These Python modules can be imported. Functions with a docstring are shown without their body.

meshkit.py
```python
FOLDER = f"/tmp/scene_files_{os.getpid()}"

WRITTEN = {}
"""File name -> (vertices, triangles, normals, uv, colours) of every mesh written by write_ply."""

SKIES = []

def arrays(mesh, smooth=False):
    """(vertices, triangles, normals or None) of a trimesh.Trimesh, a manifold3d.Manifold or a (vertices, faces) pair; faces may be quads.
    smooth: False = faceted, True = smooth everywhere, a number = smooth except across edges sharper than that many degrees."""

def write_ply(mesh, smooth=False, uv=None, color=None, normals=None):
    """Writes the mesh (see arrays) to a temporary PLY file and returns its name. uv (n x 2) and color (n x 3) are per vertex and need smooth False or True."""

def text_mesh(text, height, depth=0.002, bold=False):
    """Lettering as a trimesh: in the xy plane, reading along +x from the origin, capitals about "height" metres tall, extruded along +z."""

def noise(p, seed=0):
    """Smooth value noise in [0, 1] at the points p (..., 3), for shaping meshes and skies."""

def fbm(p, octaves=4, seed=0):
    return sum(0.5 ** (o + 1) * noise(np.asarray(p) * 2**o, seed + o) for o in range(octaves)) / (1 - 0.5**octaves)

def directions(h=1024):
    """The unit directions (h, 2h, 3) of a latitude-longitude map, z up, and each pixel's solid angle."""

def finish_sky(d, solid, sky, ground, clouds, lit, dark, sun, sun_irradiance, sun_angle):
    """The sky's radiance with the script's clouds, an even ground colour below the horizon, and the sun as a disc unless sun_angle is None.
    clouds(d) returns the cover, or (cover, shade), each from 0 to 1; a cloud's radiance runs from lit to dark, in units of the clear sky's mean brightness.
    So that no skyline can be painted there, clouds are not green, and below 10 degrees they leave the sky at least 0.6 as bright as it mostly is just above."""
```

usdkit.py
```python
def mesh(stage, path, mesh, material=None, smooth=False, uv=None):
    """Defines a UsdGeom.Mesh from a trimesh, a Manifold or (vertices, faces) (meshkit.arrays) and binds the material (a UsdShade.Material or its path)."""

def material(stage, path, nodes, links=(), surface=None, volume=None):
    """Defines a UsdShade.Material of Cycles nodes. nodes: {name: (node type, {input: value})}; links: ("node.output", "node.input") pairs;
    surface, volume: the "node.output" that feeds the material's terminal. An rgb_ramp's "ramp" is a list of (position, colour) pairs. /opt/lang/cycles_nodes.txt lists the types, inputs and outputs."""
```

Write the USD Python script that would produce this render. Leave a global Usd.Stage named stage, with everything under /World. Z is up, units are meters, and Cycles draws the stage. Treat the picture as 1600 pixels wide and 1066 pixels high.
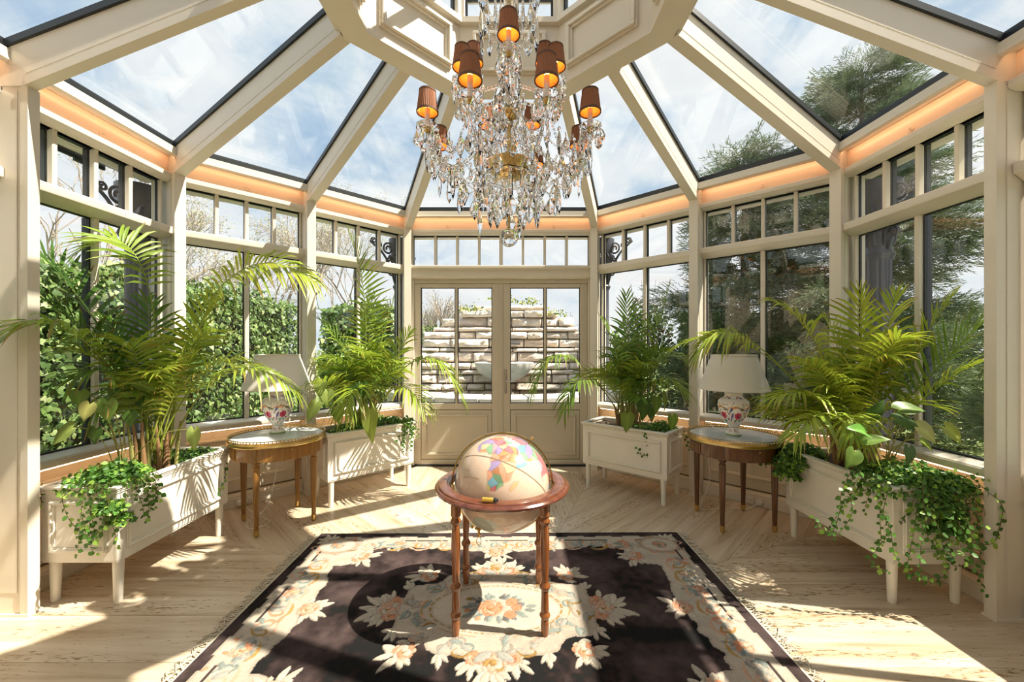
import math, numpy as np, trimesh, usdkit, meshkit
import shapely
from shapely.geometry import Polygon
from pxr import Usd, UsdGeom, UsdLux, UsdShade, Sdf, Gf, Vt

stage = Usd.Stage.CreateInMemory()
UsdGeom.Xform.Define(stage, '/World')

# ------------------------------------------------------------------ camera, sky, sun, exposure
CAM_Z = 1.4
camera = UsdGeom.Camera.Define(stage, '/World/camera')
camera.CreateHorizontalApertureAttr(36.0)
camera.CreateFocalLengthAttr(13.995)
camera.CreateVerticalApertureOffsetAttr(0.2025)
camera.CreateClippingRangeAttr(Gf.Vec2f(0.05, 300))
camera.AddTranslateOp().Set((0, 0, CAM_Z))
camera.AddRotateXOp().Set(90)
camera.CreateExposureAttr(0.30)

SKY_STRENGTH = 0.96
SUN_STRENGTH = 2.7
sky_mat = usdkit.material(stage, '/World/Looks/sky_with_clouds', {
    "tc": ("texture_coordinate", {}),
    "mp": ("mapping", {"scale": (1.0, 1.0, 1.9), "location": (0.62, 0.3, 0.15)}),
    "n": ("noise_texture", {"scale": 3.2, "detail": 7.0, "roughness": 0.58, "distortion": 0.25}),
    "sep": ("separate_xyz", {}),
    "low": ("map_range", {"from_min": 0.0, "from_max": 0.75, "to_min": 0.17, "to_max": 0.02, "clamp": True}),
    "side": ("map_range", {"from_min": -0.7, "from_max": 0.7, "to_min": -0.05, "to_max": 0.06, "clamp": True}),
    "add": ("math", {"math_type": "add"}),
    "add2": ("math", {"math_type": "add"}),
    "r": ("rgb_ramp", {"ramp": [(0.36, (0.30, 0.46, 0.67)), (0.47, (0.50, 0.63, 0.77)), (0.56, (0.74, 0.80, 0.85)), (0.68, (0.86, 0.875, 0.89)), (0.82, (0.78, 0.80, 0.82))]}),
    "b": ("background_shader", {"strength": SKY_STRENGTH}),
}, [("tc.generated", "mp.vector"), ("mp.vector", "n.vector"), ("tc.generated", "sep.vector"), ("sep.z", "low.value"), ("sep.x", "side.value"),
    ("n.fac", "add.value1"), ("low.result", "add.value2"), ("add.value", "add2.value1"), ("side.result", "add2.value2"),
    ("add2.value", "r.fac"), ("r.color", "b.color")], surface="b.background")
dome = UsdLux.DomeLight.Define(stage, '/World/sky')
UsdShade.MaterialBindingAPI.Apply(dome.GetPrim()).Bind(sky_mat)
SUN_DIR = np.array([math.cos(math.radians(54)) * 0.988, math.cos(math.radians(54)) * -0.155, math.sin(math.radians(54))])
sun = UsdLux.DistantLight.Define(stage, '/World/sun')
sun.CreateIntensityAttr(SUN_STRENGTH)
sun.CreateAngleAttr(0.55)
sun.CreateColorAttr(Gf.Vec3f(1.0, 0.91, 0.77))
sun.CreateNormalizeAttr(True)
_q = Gf.Rotation(Gf.Vec3d(0, 0, 1), Gf.Vec3d(*SUN_DIR.tolist()))
sun.AddTransformOp().Set(Gf.Matrix4d().SetRotate(_q))

# ------------------------------------------------------------------ helpers
rng = np.random.default_rng(11)
PI = math.pi
_names = {}


def numbered(parent, name):
    k = _names.get((parent, name), 0)
    _names[(parent, name)] = k + 1
    return f"{parent}/{name}" + (f"_{k:03d}" if k else "")


def tag(prim, label=None, cat=None, group=None, kind=None):
    for key, val in (('label', label), ('category', cat), ('group', group), ('kind', kind)):
        if val:
            prim.SetCustomDataByKey(key, val)
    return prim


def thing(name, label=None, cat=None, loc=(0, 0, 0), rotz=0.0, group=None, kind=None):
    x = UsdGeom.Xform.Define(stage, numbered('/World', name))
    x.AddTranslateOp().Set(tuple(float(v) for v in loc))
    x.AddRotateZOp().Set(float(rotz))
    tag(x.GetPrim(), label, cat, group, kind)
    return str(x.GetPath())


def struct(name):
    return thing(name, kind='structure')


def copy_thing(src, loc, rotz, label, group=None):
    base = src.rsplit('/', 1)[1]
    x = UsdGeom.Xform.Define(stage, numbered('/World', base))
    p = x.GetPrim()
    p.GetReferences().AddInternalReference(src)
    p.SetInstanceable(True)
    x.ClearXformOpOrder()
    p.GetAttribute('xformOp:translate').Set(tuple(float(v) for v in loc))
    p.GetAttribute('xformOp:rotateZ').Set(float(rotz))
    was = stage.GetPrimAtPath(src).GetCustomData()
    x.SetXformOpOrder([UsdGeom.XformOp(p.GetAttribute('xformOp:translate')), UsdGeom.XformOp(p.GetAttribute('xformOp:rotateZ'))])
    tag(p, label, was['category'], group or was.get('group'))
    return str(x.GetPath())


def obj(name, mesh, mat, parent='/World', smooth=30, colors=None, label=None, kind=None, stuff=False, cat=None, group=None):
    path = numbered(parent, name)
    m = usdkit.mesh(stage, path, mesh, mat, smooth=(True if colors is not None and smooth is not False else smooth))
    if colors is not None:
        UsdGeom.PrimvarsAPI(m).CreatePrimvar('displayColor', Sdf.ValueTypeNames.Color3fArray, 'vertex').Set(Vt.Vec3fArray.FromNumpy(np.asarray(colors, np.float32)))
    tag(m.GetPrim(), label, cat, group, 'stuff' if stuff else kind)
    return path


def instancer(name, parent, protos, mats, place, label=None, cat=None):
    """Scattered leaves and the like: one PointInstancer. protos: list of (mesh, material); place: (proto index, pos, quat wxyz, scale)."""
    path = numbered(parent, name)
    pi = UsdGeom.PointInstancer.Define(stage, path)
    targets = []
    for k, (mesh, m, colors) in enumerate(protos):
        pp = f"{path}/leaf_kind_{k + 1}"
        mm = usdkit.mesh(stage, pp, mesh, m, smooth=True)
        if colors is not None:
            UsdGeom.PrimvarsAPI(mm).CreatePrimvar('displayColor', Sdf.ValueTypeNames.Color3fArray, 'vertex').Set(Vt.Vec3fArray.FromNumpy(np.asarray(colors, np.float32)))
        targets.append(pp)
    pi.CreatePrototypesRel().SetTargets(targets)
    idx, pos, quat, sc = place
    pi.CreateProtoIndicesAttr(Vt.IntArray.FromNumpy(np.asarray(idx, np.int32)))
    pi.CreatePositionsAttr(Vt.Vec3fArray.FromNumpy(np.asarray(pos, np.float32)))
    q = np.asarray(quat, float)
    pi.CreateOrientationsAttr(Vt.QuathArray([Gf.Quath(*map(float, r)) for r in q]))
    pi.CreateScalesAttr(Vt.Vec3fArray.FromNumpy(np.repeat(np.asarray(sc, np.float32)[:, None], 3, 1)))
    tag(pi.GetPrim(), label, cat, None, 'stuff')
    return path


def T(v, f):
    return trimesh.Trimesh(np.asarray(v, float), np.asarray(f, int), process=False)


def cat(ms):
    ms = [m for m in ms if m is not None and len(m.faces)]
    v, f, n = [], [], 0
    for m in ms:
        v.append(np.asarray(m.vertices)); f.append(np.asarray(m.faces) + n); n += len(m.vertices)
    return T(np.vstack(v), np.vstack(f))


def quads(q):
    q = np.asarray(q, int)
    return np.vstack([q[:, [0, 1, 2]], q[:, [0, 2, 3]]])


def box(x0, x1, y0, y1, z0, z1, b=0.0):
    x0, x1 = min(x0, x1), max(x0, x1); y0, y1 = min(y0, y1), max(y0, y1); z0, z1 = min(z0, z1), max(z0, z1)
    b = min(b, (x1 - x0) * .45, (y1 - y0) * .45, (z1 - z0) * .45)
    if b <= 0:
        m = trimesh.creation.box((x1 - x0, y1 - y0, z1 - z0)); m.apply_translation(((x0 + x1) / 2, (y0 + y1) / 2, (z0 + z1) / 2)); return m
    pts = []
    for sx, X in ((1, x0), (-1, x1)):
        for sy, Y in ((1, y0), (-1, y1)):
            for sz, Z in ((1, z0), (-1, z1)):
                pts += [(X, Y + sy * b, Z + sz * b), (X + sx * b, Y, Z + sz * b), (X + sx * b, Y + sy * b, Z)]
    return trimesh.convex.convex_hull(np.array(pts))


def hull(pts):
    return trimesh.convex.convex_hull(np.asarray(pts, float))


def lathe(prof, n=32, flute=None, mod=None):
    """Revolves (r, z) points about z. mod(theta, k) scales radii."""
    p = np.asarray(prof, float); th = np.arange(n) * 2 * PI / n
    r = np.repeat(p[:, 0][:, None], n, 1)
    if mod is not None:
        r = r * mod(th[None, :], np.arange(len(p))[:, None])
    v = np.stack([r * np.cos(th), r * np.sin(th), np.repeat(p[:, 1][:, None], n, 1)], -1).reshape(-1, 3)
    i, j = np.meshgrid(np.arange(len(p) - 1), np.arange(n), indexing='ij')
    q = np.stack([i * n + j, i * n + (j + 1) % n, (i + 1) * n + (j + 1) % n, (i + 1) * n + j], -1).reshape(-1, 4)
    f = [quads(q)]
    for row, flip in ((0, True), (len(p) - 1, False)):
        if p[row, 0] > 1e-6 and not np.allclose(p[0], p[-1]):
            c = len(v); v = np.vstack([v, [[0, 0, p[row, 1]]]])
            a = row * n + np.arange(n); b2 = row * n + (np.arange(n) + 1) % n
            f.append(np.stack([b2, a, np.full(n, c)], 1) if flip else np.stack([a, b2, np.full(n, c)], 1))
    m = T(v, np.vstack(f))
    if p[-1, 1] < p[0, 1]:
        m.invert()
    return m


def tube(pts, r, sides=6, caps=True):
    p = np.asarray(pts, float); r = np.broadcast_to(np.asarray(r, float), (len(p),))
    t = np.gradient(p, axis=0); t /= np.linalg.norm(t, axis=1, keepdims=True) + 1e-12
    ref = np.array([0, 0, 1.0]) if abs(t[0, 2]) < .9 else np.array([1.0, 0, 0])
    a = np.zeros_like(p); cur = np.cross(t[0], ref); cur /= np.linalg.norm(cur)
    for k in range(len(p)):
        cur = cur - t[k] * (cur @ t[k]); cur /= np.linalg.norm(cur) + 1e-12; a[k] = cur
    b = np.cross(t, a); ang = np.arange(sides) * 2 * PI / sides
    v = (p[:, None] + r[:, None, None] * (np.cos(ang)[None, :, None] * a[:, None] + np.sin(ang)[None, :, None] * b[:, None])).reshape(-1, 3)
    i, j = np.meshgrid(np.arange(len(p) - 1), np.arange(sides), indexing='ij')
    q = np.stack([i * sides + j, i * sides + (j + 1) % sides, (i + 1) * sides + (j + 1) % sides, (i + 1) * sides + j], -1).reshape(-1, 4)
    f = [quads(q)]
    if caps:
        k = np.arange(1, sides - 1)
        f.append(np.stack([np.zeros_like(k), k + 1, k], 1))
        o = (len(p) - 1) * sides
        f.append(np.stack([np.zeros_like(k) + o, k + o, k + 1 + o], 1))
    return T(v, np.vstack(f))


def bez(*c, n=16):
    c = np.asarray(c, float); t = np.linspace(0, 1, n)[:, None]; d = len(c) - 1
    return sum(math.comb(d, k) * (1 - t) ** (d - k) * t ** k * c[k] for k in range(d + 1))


def spline(pts, n=40):
    """Catmull-Rom through the points."""
    p = np.asarray(pts, float)
    q = np.vstack([2 * p[0] - p[1], p, 2 * p[-1] - p[-2]])
    u = np.linspace(0, len(p) - 1 - 1e-9, n); k = u.astype(int); t = (u - k)[:, None]
    a, b, c, d = q[k], q[k + 1], q[k + 2], q[k + 3]
    return .5 * (2 * b + (c - a) * t + (2 * a - 5 * b + 4 * c - d) * t ** 2 + (3 * b - a - 3 * c + d) * t ** 3)


def move(m, t=(0, 0, 0), rz=0.0, s=1.0, rx=0.0, ry=0.0):
    m = m.copy(); v = np.asarray(m.vertices) * s
    for ax, an in ((0, rx), (1, ry), (2, rz)):
        if an:
            c, s_ = math.cos(an), math.sin(an); a, b = [(1, 2), (2, 0), (0, 1)][ax]
            v = v.copy(); va = v[:, a] * c - v[:, b] * s_; vb = v[:, a] * s_ + v[:, b] * c; v[:, a], v[:, b] = va, vb
    m.vertices = v + np.asarray(t, float)
    return m


def at(px, py, Y):
    return np.array([(px - 800) / 622 * Y, Y, CAM_Z - (py - 542) / 622 * Y])


def ext_poly(poly, h, frame):
    """Extrudes a 2D polygon by h; frame = (origin, ex, ey, ez)."""
    m = trimesh.creation.extrude_polygon(Polygon(poly), h, engine='earcut')
    o, ex, ey, ez = [np.asarray(a, float) for a in frame]
    v = np.asarray(m.vertices)
    m = T(o + v[:, :1] * ex + v[:, 1:2] * ey + v[:, 2:] * ez, m.faces)
    if np.dot(np.cross(ex, ey), ez) < 0:
        m.invert()
    return m


# ------------------------------------------------------------------ materials
def mat(name, color, rough=0.5, metal=0.0, noise=None, bump=None, **kw):
    """noise: (scale, colour2, stretch); bump: (scale, strength)."""
    nodes = {"p": ("principled_bsdf", {"base_color": color, "roughness": rough, "metallic": metal, **kw})}
    links = []
    if noise or bump:
        nodes["tc"] = ("geometry", {})
    if noise:
        nodes["m"] = ("mapping", {"scale": noise[2] if len(noise) > 2 else (1, 1, 1)})
        nodes["n"] = ("noise_texture", {"scale": noise[0], "detail": 5.0, "roughness": 0.6})
        nodes["r"] = ("rgb_ramp", {"ramp": [(0.32, color), (0.68, noise[1])]})
        links += [("tc.position", "m.vector"), ("m.vector", "n.vector"), ("n.fac", "r.fac"), ("r.color", "p.base_color")]
    if bump:
        nodes["bn"] = ("noise_texture", {"scale": bump[0], "detail": 4.0})
        nodes["b"] = ("bump", {"strength": bump[1], "distance": 0.01})
        links += [("tc.position", "bn.vector"), ("bn.fac", "b.height"), ("b.normal", "p.normal")]
    return usdkit.material(stage, f'/World/Looks/{name}', nodes, links, surface="p.BSDF")


def mat_vc(name, rough=0.5, translucent=0.0, bump=None, noise=None, **kw):
    nodes = {"a": ("attribute", {"attribute": "displayColor"}), "p": ("principled_bsdf", {"roughness": rough, **kw})}
    links = []
    src = "a.color"
    if noise:
        nodes["g"] = ("geometry", {}); nodes["nn"] = ("noise_texture", {"scale": noise[0], "detail": 4.0})
        nodes["nr"] = ("map_range", {"from_min": 0.3, "from_max": 0.7, "to_min": 1 - noise[1], "to_max": 1 + noise[1], "clamp": True})
        nodes["mx"] = ("vector_math", {"math_type": "scale"})
        links += [("g.position", "nn.vector"), ("nn.fac", "nr.value"), ("a.color", "mx.vector1"), ("nr.result", "mx.scale")]
        src = "mx.vector"
    links.append((src, "p.base_color"))
    if bump:
        nodes["g2"] = ("geometry", {}); nodes["bn"] = ("noise_texture", {"scale": bump[0], "detail": 3.0}); nodes["b"] = ("bump", {"strength": bump[1], "distance": 0.01})
        links += [("g2.position", "bn.vector"), ("bn.fac", "b.height"), ("b.normal", "p.normal")]
    surf = "p.BSDF"
    if translucent:
        nodes["t"] = ("translucent_bsdf", {}); nodes["mix"] = ("mix_closure", {"fac": translucent})
        links += [(src, "t.color"), ("p.BSDF", "mix.closure1"), ("t.BSDF", "mix.closure2")]
        surf = "mix.closure"
    return usdkit.material(stage, f'/World/Looks/{name}', nodes, links, surface=surf)


def mat_emit(name, color, strength):
    return usdkit.material(stage, f'/World/Looks/{name}', {"e": ("emission", {"color": color, "strength": strength})}, [], surface="e.emission")


PAINT = mat('cream_paint', (0.66, 0.605, 0.505), 0.36, noise=(2.0, (0.68, 0.625, 0.525)))
PAINT2 = mat('cream_paint_planter', (0.72, 0.68, 0.59), 0.35, noise=(3.0, (0.75, 0.71, 0.62)))
PAINT_DOOR = mat('stone_paint_door', (0.56, 0.495, 0.385), 0.42)
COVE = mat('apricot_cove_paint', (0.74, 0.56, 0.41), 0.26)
DADO = mat('cream_dado_paint', (0.64, 0.56, 0.43), 0.4)
BLACK = mat('black_gasket', (0.015, 0.018, 0.02), 0.35)
DARKF = mat('dark_outer_frame', (0.03, 0.035, 0.04), 0.3)
IRON = mat('iron_column_paint', (0.07, 0.075, 0.10), 0.35, noise=(6.0, (0.10, 0.10, 0.13)))
BRASS = mat('brass', (0.62, 0.42, 0.15), 0.28, 1.0)
BRASS_P = mat('brass_polished', (0.72, 0.52, 0.22), 0.16, 1.0)
CHROME = mat('brushed_metal', (0.45, 0.43, 0.40), 0.3, 1.0)
MARBLE = mat('grey_white_marble', (0.78, 0.78, 0.77), 0.15, noise=(9.0, (0.55, 0.56, 0.56), (1, 2.2, 1)))
WALNUT = mat('walnut', (0.085, 0.032, 0.010), 0.28, noise=(7.0, (0.15, 0.060, 0.020), (6, 6, .7)), coat_weight=0.35)
HONEY = mat('honey_wood', (0.21, 0.095, 0.016), 0.28, noise=(7.0, (0.32, 0.155, 0.032), (6, 6, .7)), coat_weight=0.12)
MAHOG = mat('mahogany', (0.085, 0.022, 0.010), 0.2, noise=(6.0, (0.15, 0.045, 0.020), (3, 3, 1)), coat_weight=0.5)
MAHOG_L = mat('mahogany_leg', (0.15, 0.045, 0.012), 0.22, noise=(9.0, (0.25, 0.085, 0.022), (5, 5, .8)), coat_weight=0.5)
WHITE_PL = mat('white_plastic', (0.80, 0.78, 0.74), 0.35)
SOIL = mat('dark_soil', (0.035, 0.022, 0.013), 0.95, noise=(60.0, (0.085, 0.055, 0.03)), bump=(90.0, 1.0))
LED = mat_emit('led_warm', (1.0, 0.56, 0.32), 9.5)
LED_LOW = mat_emit('led_warm_low', (1.0, 0.58, 0.30), 11.0)
BULB = mat_emit('bulb_warm', (1.0, 0.42, 0.10), 13.0)
CRYSTAL = usdkit.material(stage, '/World/Looks/crystal', {"p": ("principled_bsdf", {"base_color": (1, 1, 1), "roughness": 0.0, "ior": 1.52, "transmission_weight": 1.0})}, [], surface="p.BSDF")
SHADE_BROWN = usdkit.material(stage, '/World/Looks/copper_silk', {
    "p": ("principled_bsdf", {"base_color": (0.40, 0.17, 0.065), "roughness": 0.6, "sheen_weight": 0.3}),
    "t": ("translucent_bsdf", {"color": (0.75, 0.30, 0.06)}), "m": ("mix_closure", {"fac": 0.40})},
    [("p.BSDF", "m.closure1"), ("t.BSDF", "m.closure2")], surface="m.closure")
SHADE_LINING = mat('orange_lining', (0.80, 0.40, 0.10), 0.7)
CANDLE = mat('candle_sleeve', (0.72, 0.68, 0.60), 0.5)
SHADE_WHITE = usdkit.material(stage, '/World/Looks/white_shade_fabric', {
    "p": ("principled_bsdf", {"base_color": (0.86, 0.83, 0.77), "roughness": 0.75}),
    "t": ("translucent_bsdf", {"color": (0.7, 0.66, 0.58)}), "m": ("mix_closure", {"fac": 0.25})},
    [("p.BSDF", "m.closure1"), ("t.BSDF", "m.closure2")], surface="m.closure")
PANE = usdkit.material(stage, '/World/Looks/window_glass', {
    "lw": ("layer_weight", {"blend": 0.5}), "pw": ("math", {"math_type": "power", "value2": 5.0}), "mu": ("math", {"math_type": "multiply_add", "value2": 0.85, "value3": 0.035}),
    "t": ("transparent_bsdf", {"color": (0.965, 0.972, 0.968)}),
    "g": ("glossy_bsdf", {"color": (1, 1, 1), "roughness": 0.0}), "m": ("mix_closure", {})},
    [("lw.facing", "pw.value1"), ("pw.value", "mu.value1"), ("mu.value", "m.fac"), ("t.BSDF", "m.closure1"), ("g.BSDF", "m.closure2")], surface="m.closure")
LEAF = mat_vc('palm_leaf', 0.42, 0.38)
IVYM = mat_vc('small_leaf', 0.45, 0.30)
OUTLEAF = mat_vc('garden_leaf', 0.5, 0.25)
BARK = mat('bark', (0.16, 0.11, 0.085), 0.9, noise=(20.0, (0.25, 0.19, 0.15)))
STEM = mat('green_stem', (0.22, 0.24, 0.06), 0.5, noise=(18.0, (0.34, 0.30, 0.10), (1, 1, .3)))
PALMBASE = mat('palm_stem_base', (0.20, 0.10, 0.04), 0.7, noise=(25.0, (0.33, 0.20, 0.09), (1, 1, .2)))


def travertine(name, ang):
    return usdkit.material(stage, f'/World/Looks/{name}', {
        "g": ("geometry", {}), "oi": ("object_info", {}),
        "rot": ("vector_rotate", {"rotate_type": "z_axis", "angle": ang}),
        "off": ("vector_math", {"math_type": "multiply_add", "vector2": (1, 1, 1)}),
        "rs": ("combine_xyz", {}), "rm": ("math", {"math_type": "multiply", "value2": 7.0}),
        "m1": ("mapping", {"scale": (0.8, 11.0, 1.0)}), "n1": ("noise_texture", {"scale": 1.0, "detail": 6.0, "roughness": 0.62, "distortion": 0.8}),
        "r1": ("rgb_ramp", {"ramp": [(0.30, (0.35, 0.25, 0.155)), (0.43, (0.49, 0.38, 0.26)), (0.55, (0.575, 0.47, 0.345)), (0.72, (0.66, 0.565, 0.44))]}),
        "m2": ("mapping", {"scale": (10.0, 48.0, 1.0)}), "n2": ("noise_texture", {"scale": 1.6, "detail": 4.0, "roughness": 0.7}),
        "m3": ("mapping", {"scale": (0.9, 5.0, 1.0)}), "n3": ("noise_texture", {"scale": 1.3, "detail": 3.0}),
        "sum": ("math", {"math_type": "multiply_add", "value2": 0.55}),
        "r2": ("rgb_ramp", {"ramp": [(0.87, (1, 1, 1)), (0.93, (0.62, 0.52, 0.40)), (0.98, (0.36, 0.28, 0.20))]}),
        "mx": ("mix", {"mix_type": "multiply", "fac": 1.0}),
        "bp": ("bump", {"strength": 0.25, "distance": 0.004, "invert": True}),
        "p": ("principled_bsdf", {"roughness": 0.30})},
        [("g.position", "rot.vector"), ("oi.random", "rm.value1"), ("rm.value", "rs.x"), ("rm.value", "rs.y"),
         ("rot.vector", "off.vector1"), ("rs.vector", "off.vector3"),
         ("off.vector", "m1.vector"), ("m1.vector", "n1.vector"), ("n1.fac", "r1.fac"),
         ("off.vector", "m2.vector"), ("m2.vector", "n2.vector"), ("off.vector", "m3.vector"), ("m3.vector", "n3.vector"),
         ("n3.fac", "sum.value1"), ("n2.fac", "sum.value3"), ("sum.value", "r2.fac"),
         ("r1.color", "mx.color1"), ("r2.color", "mx.color2"), ("mx.color", "p.base_color"), ("r2.color", "bp.height"), ("bp.normal", "p.normal")],
        surface="p.BSDF")

# ================================================================== THE ROOM: an octagonal glass conservatory
W = np.array([(-2.75, 0.95), (-2.75, 3.19), (-1.25, 4.68), (0.992, 4.68), (2.62, 3.11), (2.62, 0.97), (1.02, -0.60), (-1.18, -0.60)])
NE = 8
U = np.array([(W[(i + 1) % NE] - W[i]) / np.linalg.norm(W[(i + 1) % NE] - W[i]) for i in range(NE)])
LEN = np.array([np.linalg.norm(W[(i + 1) % NE] - W[i]) for i in range(NE)])
NIN = np.stack([U[:, 1], -U[:, 0]], 1)
MIDS = {0: 1.142, 1: 1.0155, 3: 1.164, 4: 1.057, 5: 1.1, 7: 1.1}
Z_POST, Z_RING, Z_GLASS = 2.755, 3.276, 2.985
RC = np.array([-0.02, 2.02]); RA_OUT, RA_IN = 1.0, 0.855
OCT = [np.array([math.sin(a), math.cos(a)]) / math.cos(PI / 8) for a in np.radians([-112.5, -67.5, -22.5, 22.5, 67.5, 112.5, 157.5, -157.5])]
RING_OUT = np.array([RC + RA_OUT * o for o in OCT]); RING_IN = np.array([RC + RA_IN * o for o in OCT])


def ring_pt(i, f, R):
    return R[i] * (1 - f) + R[(i + 1) % NE] * f


def eframe(i):
    o = np.array([*W[i], 0.0]); u = np.array([*U[i], 0.0]); n = np.array([*NIN[i], 0.0])
    return o, u, n


def eprism(i, s0, s1, prof):
    """Profile (inset, z) run along wall line i from s0 to s1."""
    o, u, n = eframe(i)
    return ext_poly(prof, s1 - s0, (o + u * s0, n, (0, 0, 1), u))


def ebox(i, s0, s1, n0, n1, z0, z1, b=0.0):
    o, u, n = eframe(i)
    m = box(s0, s1, n0, n1, z0, z1, b)
    v = np.asarray(m.vertices)
    m = T(o + v[:, :1] * u + v[:, 1:2] * n + v[:, 2:] * np.array([0, 0, 1.0]), m.faces)
    m.invert()      # (u, n, z) is left-handed
    return m


def emould(i, s0, s1, z0, z1, w=0.035, n0=0.0, h=0.014):
    """A picture-frame moulding on wall line i: two steps."""
    r = []
    for (a, b, hh) in ((0, w, h * .55), (w * .25, w * .7, h)):
        r += [ebox(i, s0 + a, s1 - a, n0 - .002, n0 + hh, z1 - b, z1 - a, .003), ebox(i, s0 + a, s1 - a, n0 - .002, n0 + hh, z0 + a, z0 + b, .003),
              ebox(i, s0 + a, s0 + b, n0 - .002, n0 + hh, z0 + b, z1 - b, .003), ebox(i, s1 - b, s1 - a, n0 - .002, n0 + hh, z0 + b, z1 - b, .003)]
    return cat(r)


def eframe4(i, s0, s1, z0, z1, w, n0, n1, b=0.004):
    return cat([ebox(i, s0, s1, n0, n1, z1 - w, z1, b), ebox(i, s0, s1, n0, n1, z0, z0 + w, b),
                ebox(i, s0, s0 + w, n0, n1, z0 + w, z1 - w, b), ebox(i, s1 - w, s1, n0, n1, z0 + w, z1 - w, b)])


# ---- floor: planks of travertine laid in eight sectors, grain towards the middle
floor = struct('floor')
GROUT = mat('travertine_grout', (0.36, 0.29, 0.21), 0.8)
obj('floor_bed', ext_poly(list(W[::-1]), 0.09, ((0, 0, -0.11), (1, 0, 0), (0, 1, 0), (0, 0, 1))), GROUT, floor)
FM = [travertine('travertine_x', 0.0), travertine('travertine_diagonal', PI / 4), travertine('travertine_y', PI / 2), travertine('travertine_counter', -PI / 4)]
for i in range(NE):
    tri = Polygon([W[i], W[(i + 1) % NE], RC])
    # the near sector swallows the join under the camera
    k = {0: 0, 4: 0, 1: 1, 5: 1, 2: 2, 6: 2, 3: 3, 7: 3}[i]
    pw = 0.305
    n = int(math.ceil(LEN[i] / pw))
    off = (n * pw - LEN[i]) / 2
    for q in range(n):
        s0, s1 = q * pw - off + .0008, (q + 1) * pw - off - .0008
        o2, u2, n2 = W[i], U[i], NIN[i]
        strip = Polygon([o2 + u2 * s0, o2 + u2 * s1, o2 + u2 * s1 + n2 * 4, o2 + u2 * s0 + n2 * 4])
        g = tri.buffer(-.0008).intersection(strip)
        if g.is_empty or g.area < 1e-3:
            continue
        obj('floor_slab', ext_poly(list(g.exterior.coords)[:-1], 0.02, ((0, 0, -0.02), (1, 0, 0), (0, 1, 0), (0, 0, 1))), FM[k], floor)

# ---- posts: fins standing inwards at every corner and in the middle of the sides
POSTS = []        # (edge, s, wall point, inward direction, depth, ring point)
for i in range(NE):
    bis = NIN[i - 1] + NIN[i]; bis /= np.linalg.norm(bis)
    dep = {1: 0.15, 4: 0.155}.get(i, 0.172)
    POSTS.append((i, 0.0, W[i], bis, dep, RING_OUT[i]))
    if i in MIDS:
        f = MIDS[i] / LEN[i]
        d = {0: 0.233, 4: 0.15}.get(i, 0.18)
        POSTS.append((i, MIDS[i], W[i] + U[i] * MIDS[i], NIN[i], d, ring_pt(i, .5, RING_OUT)))


def fin(P, d, length, poly, w):
    side = np.array([-d[1], d[0], 0.0])
    return ext_poly(poly, w, (np.array([*P, 0.0]) - side * w / 2, np.array([*d, 0.0]), (0, 0, 1), side))


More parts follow.
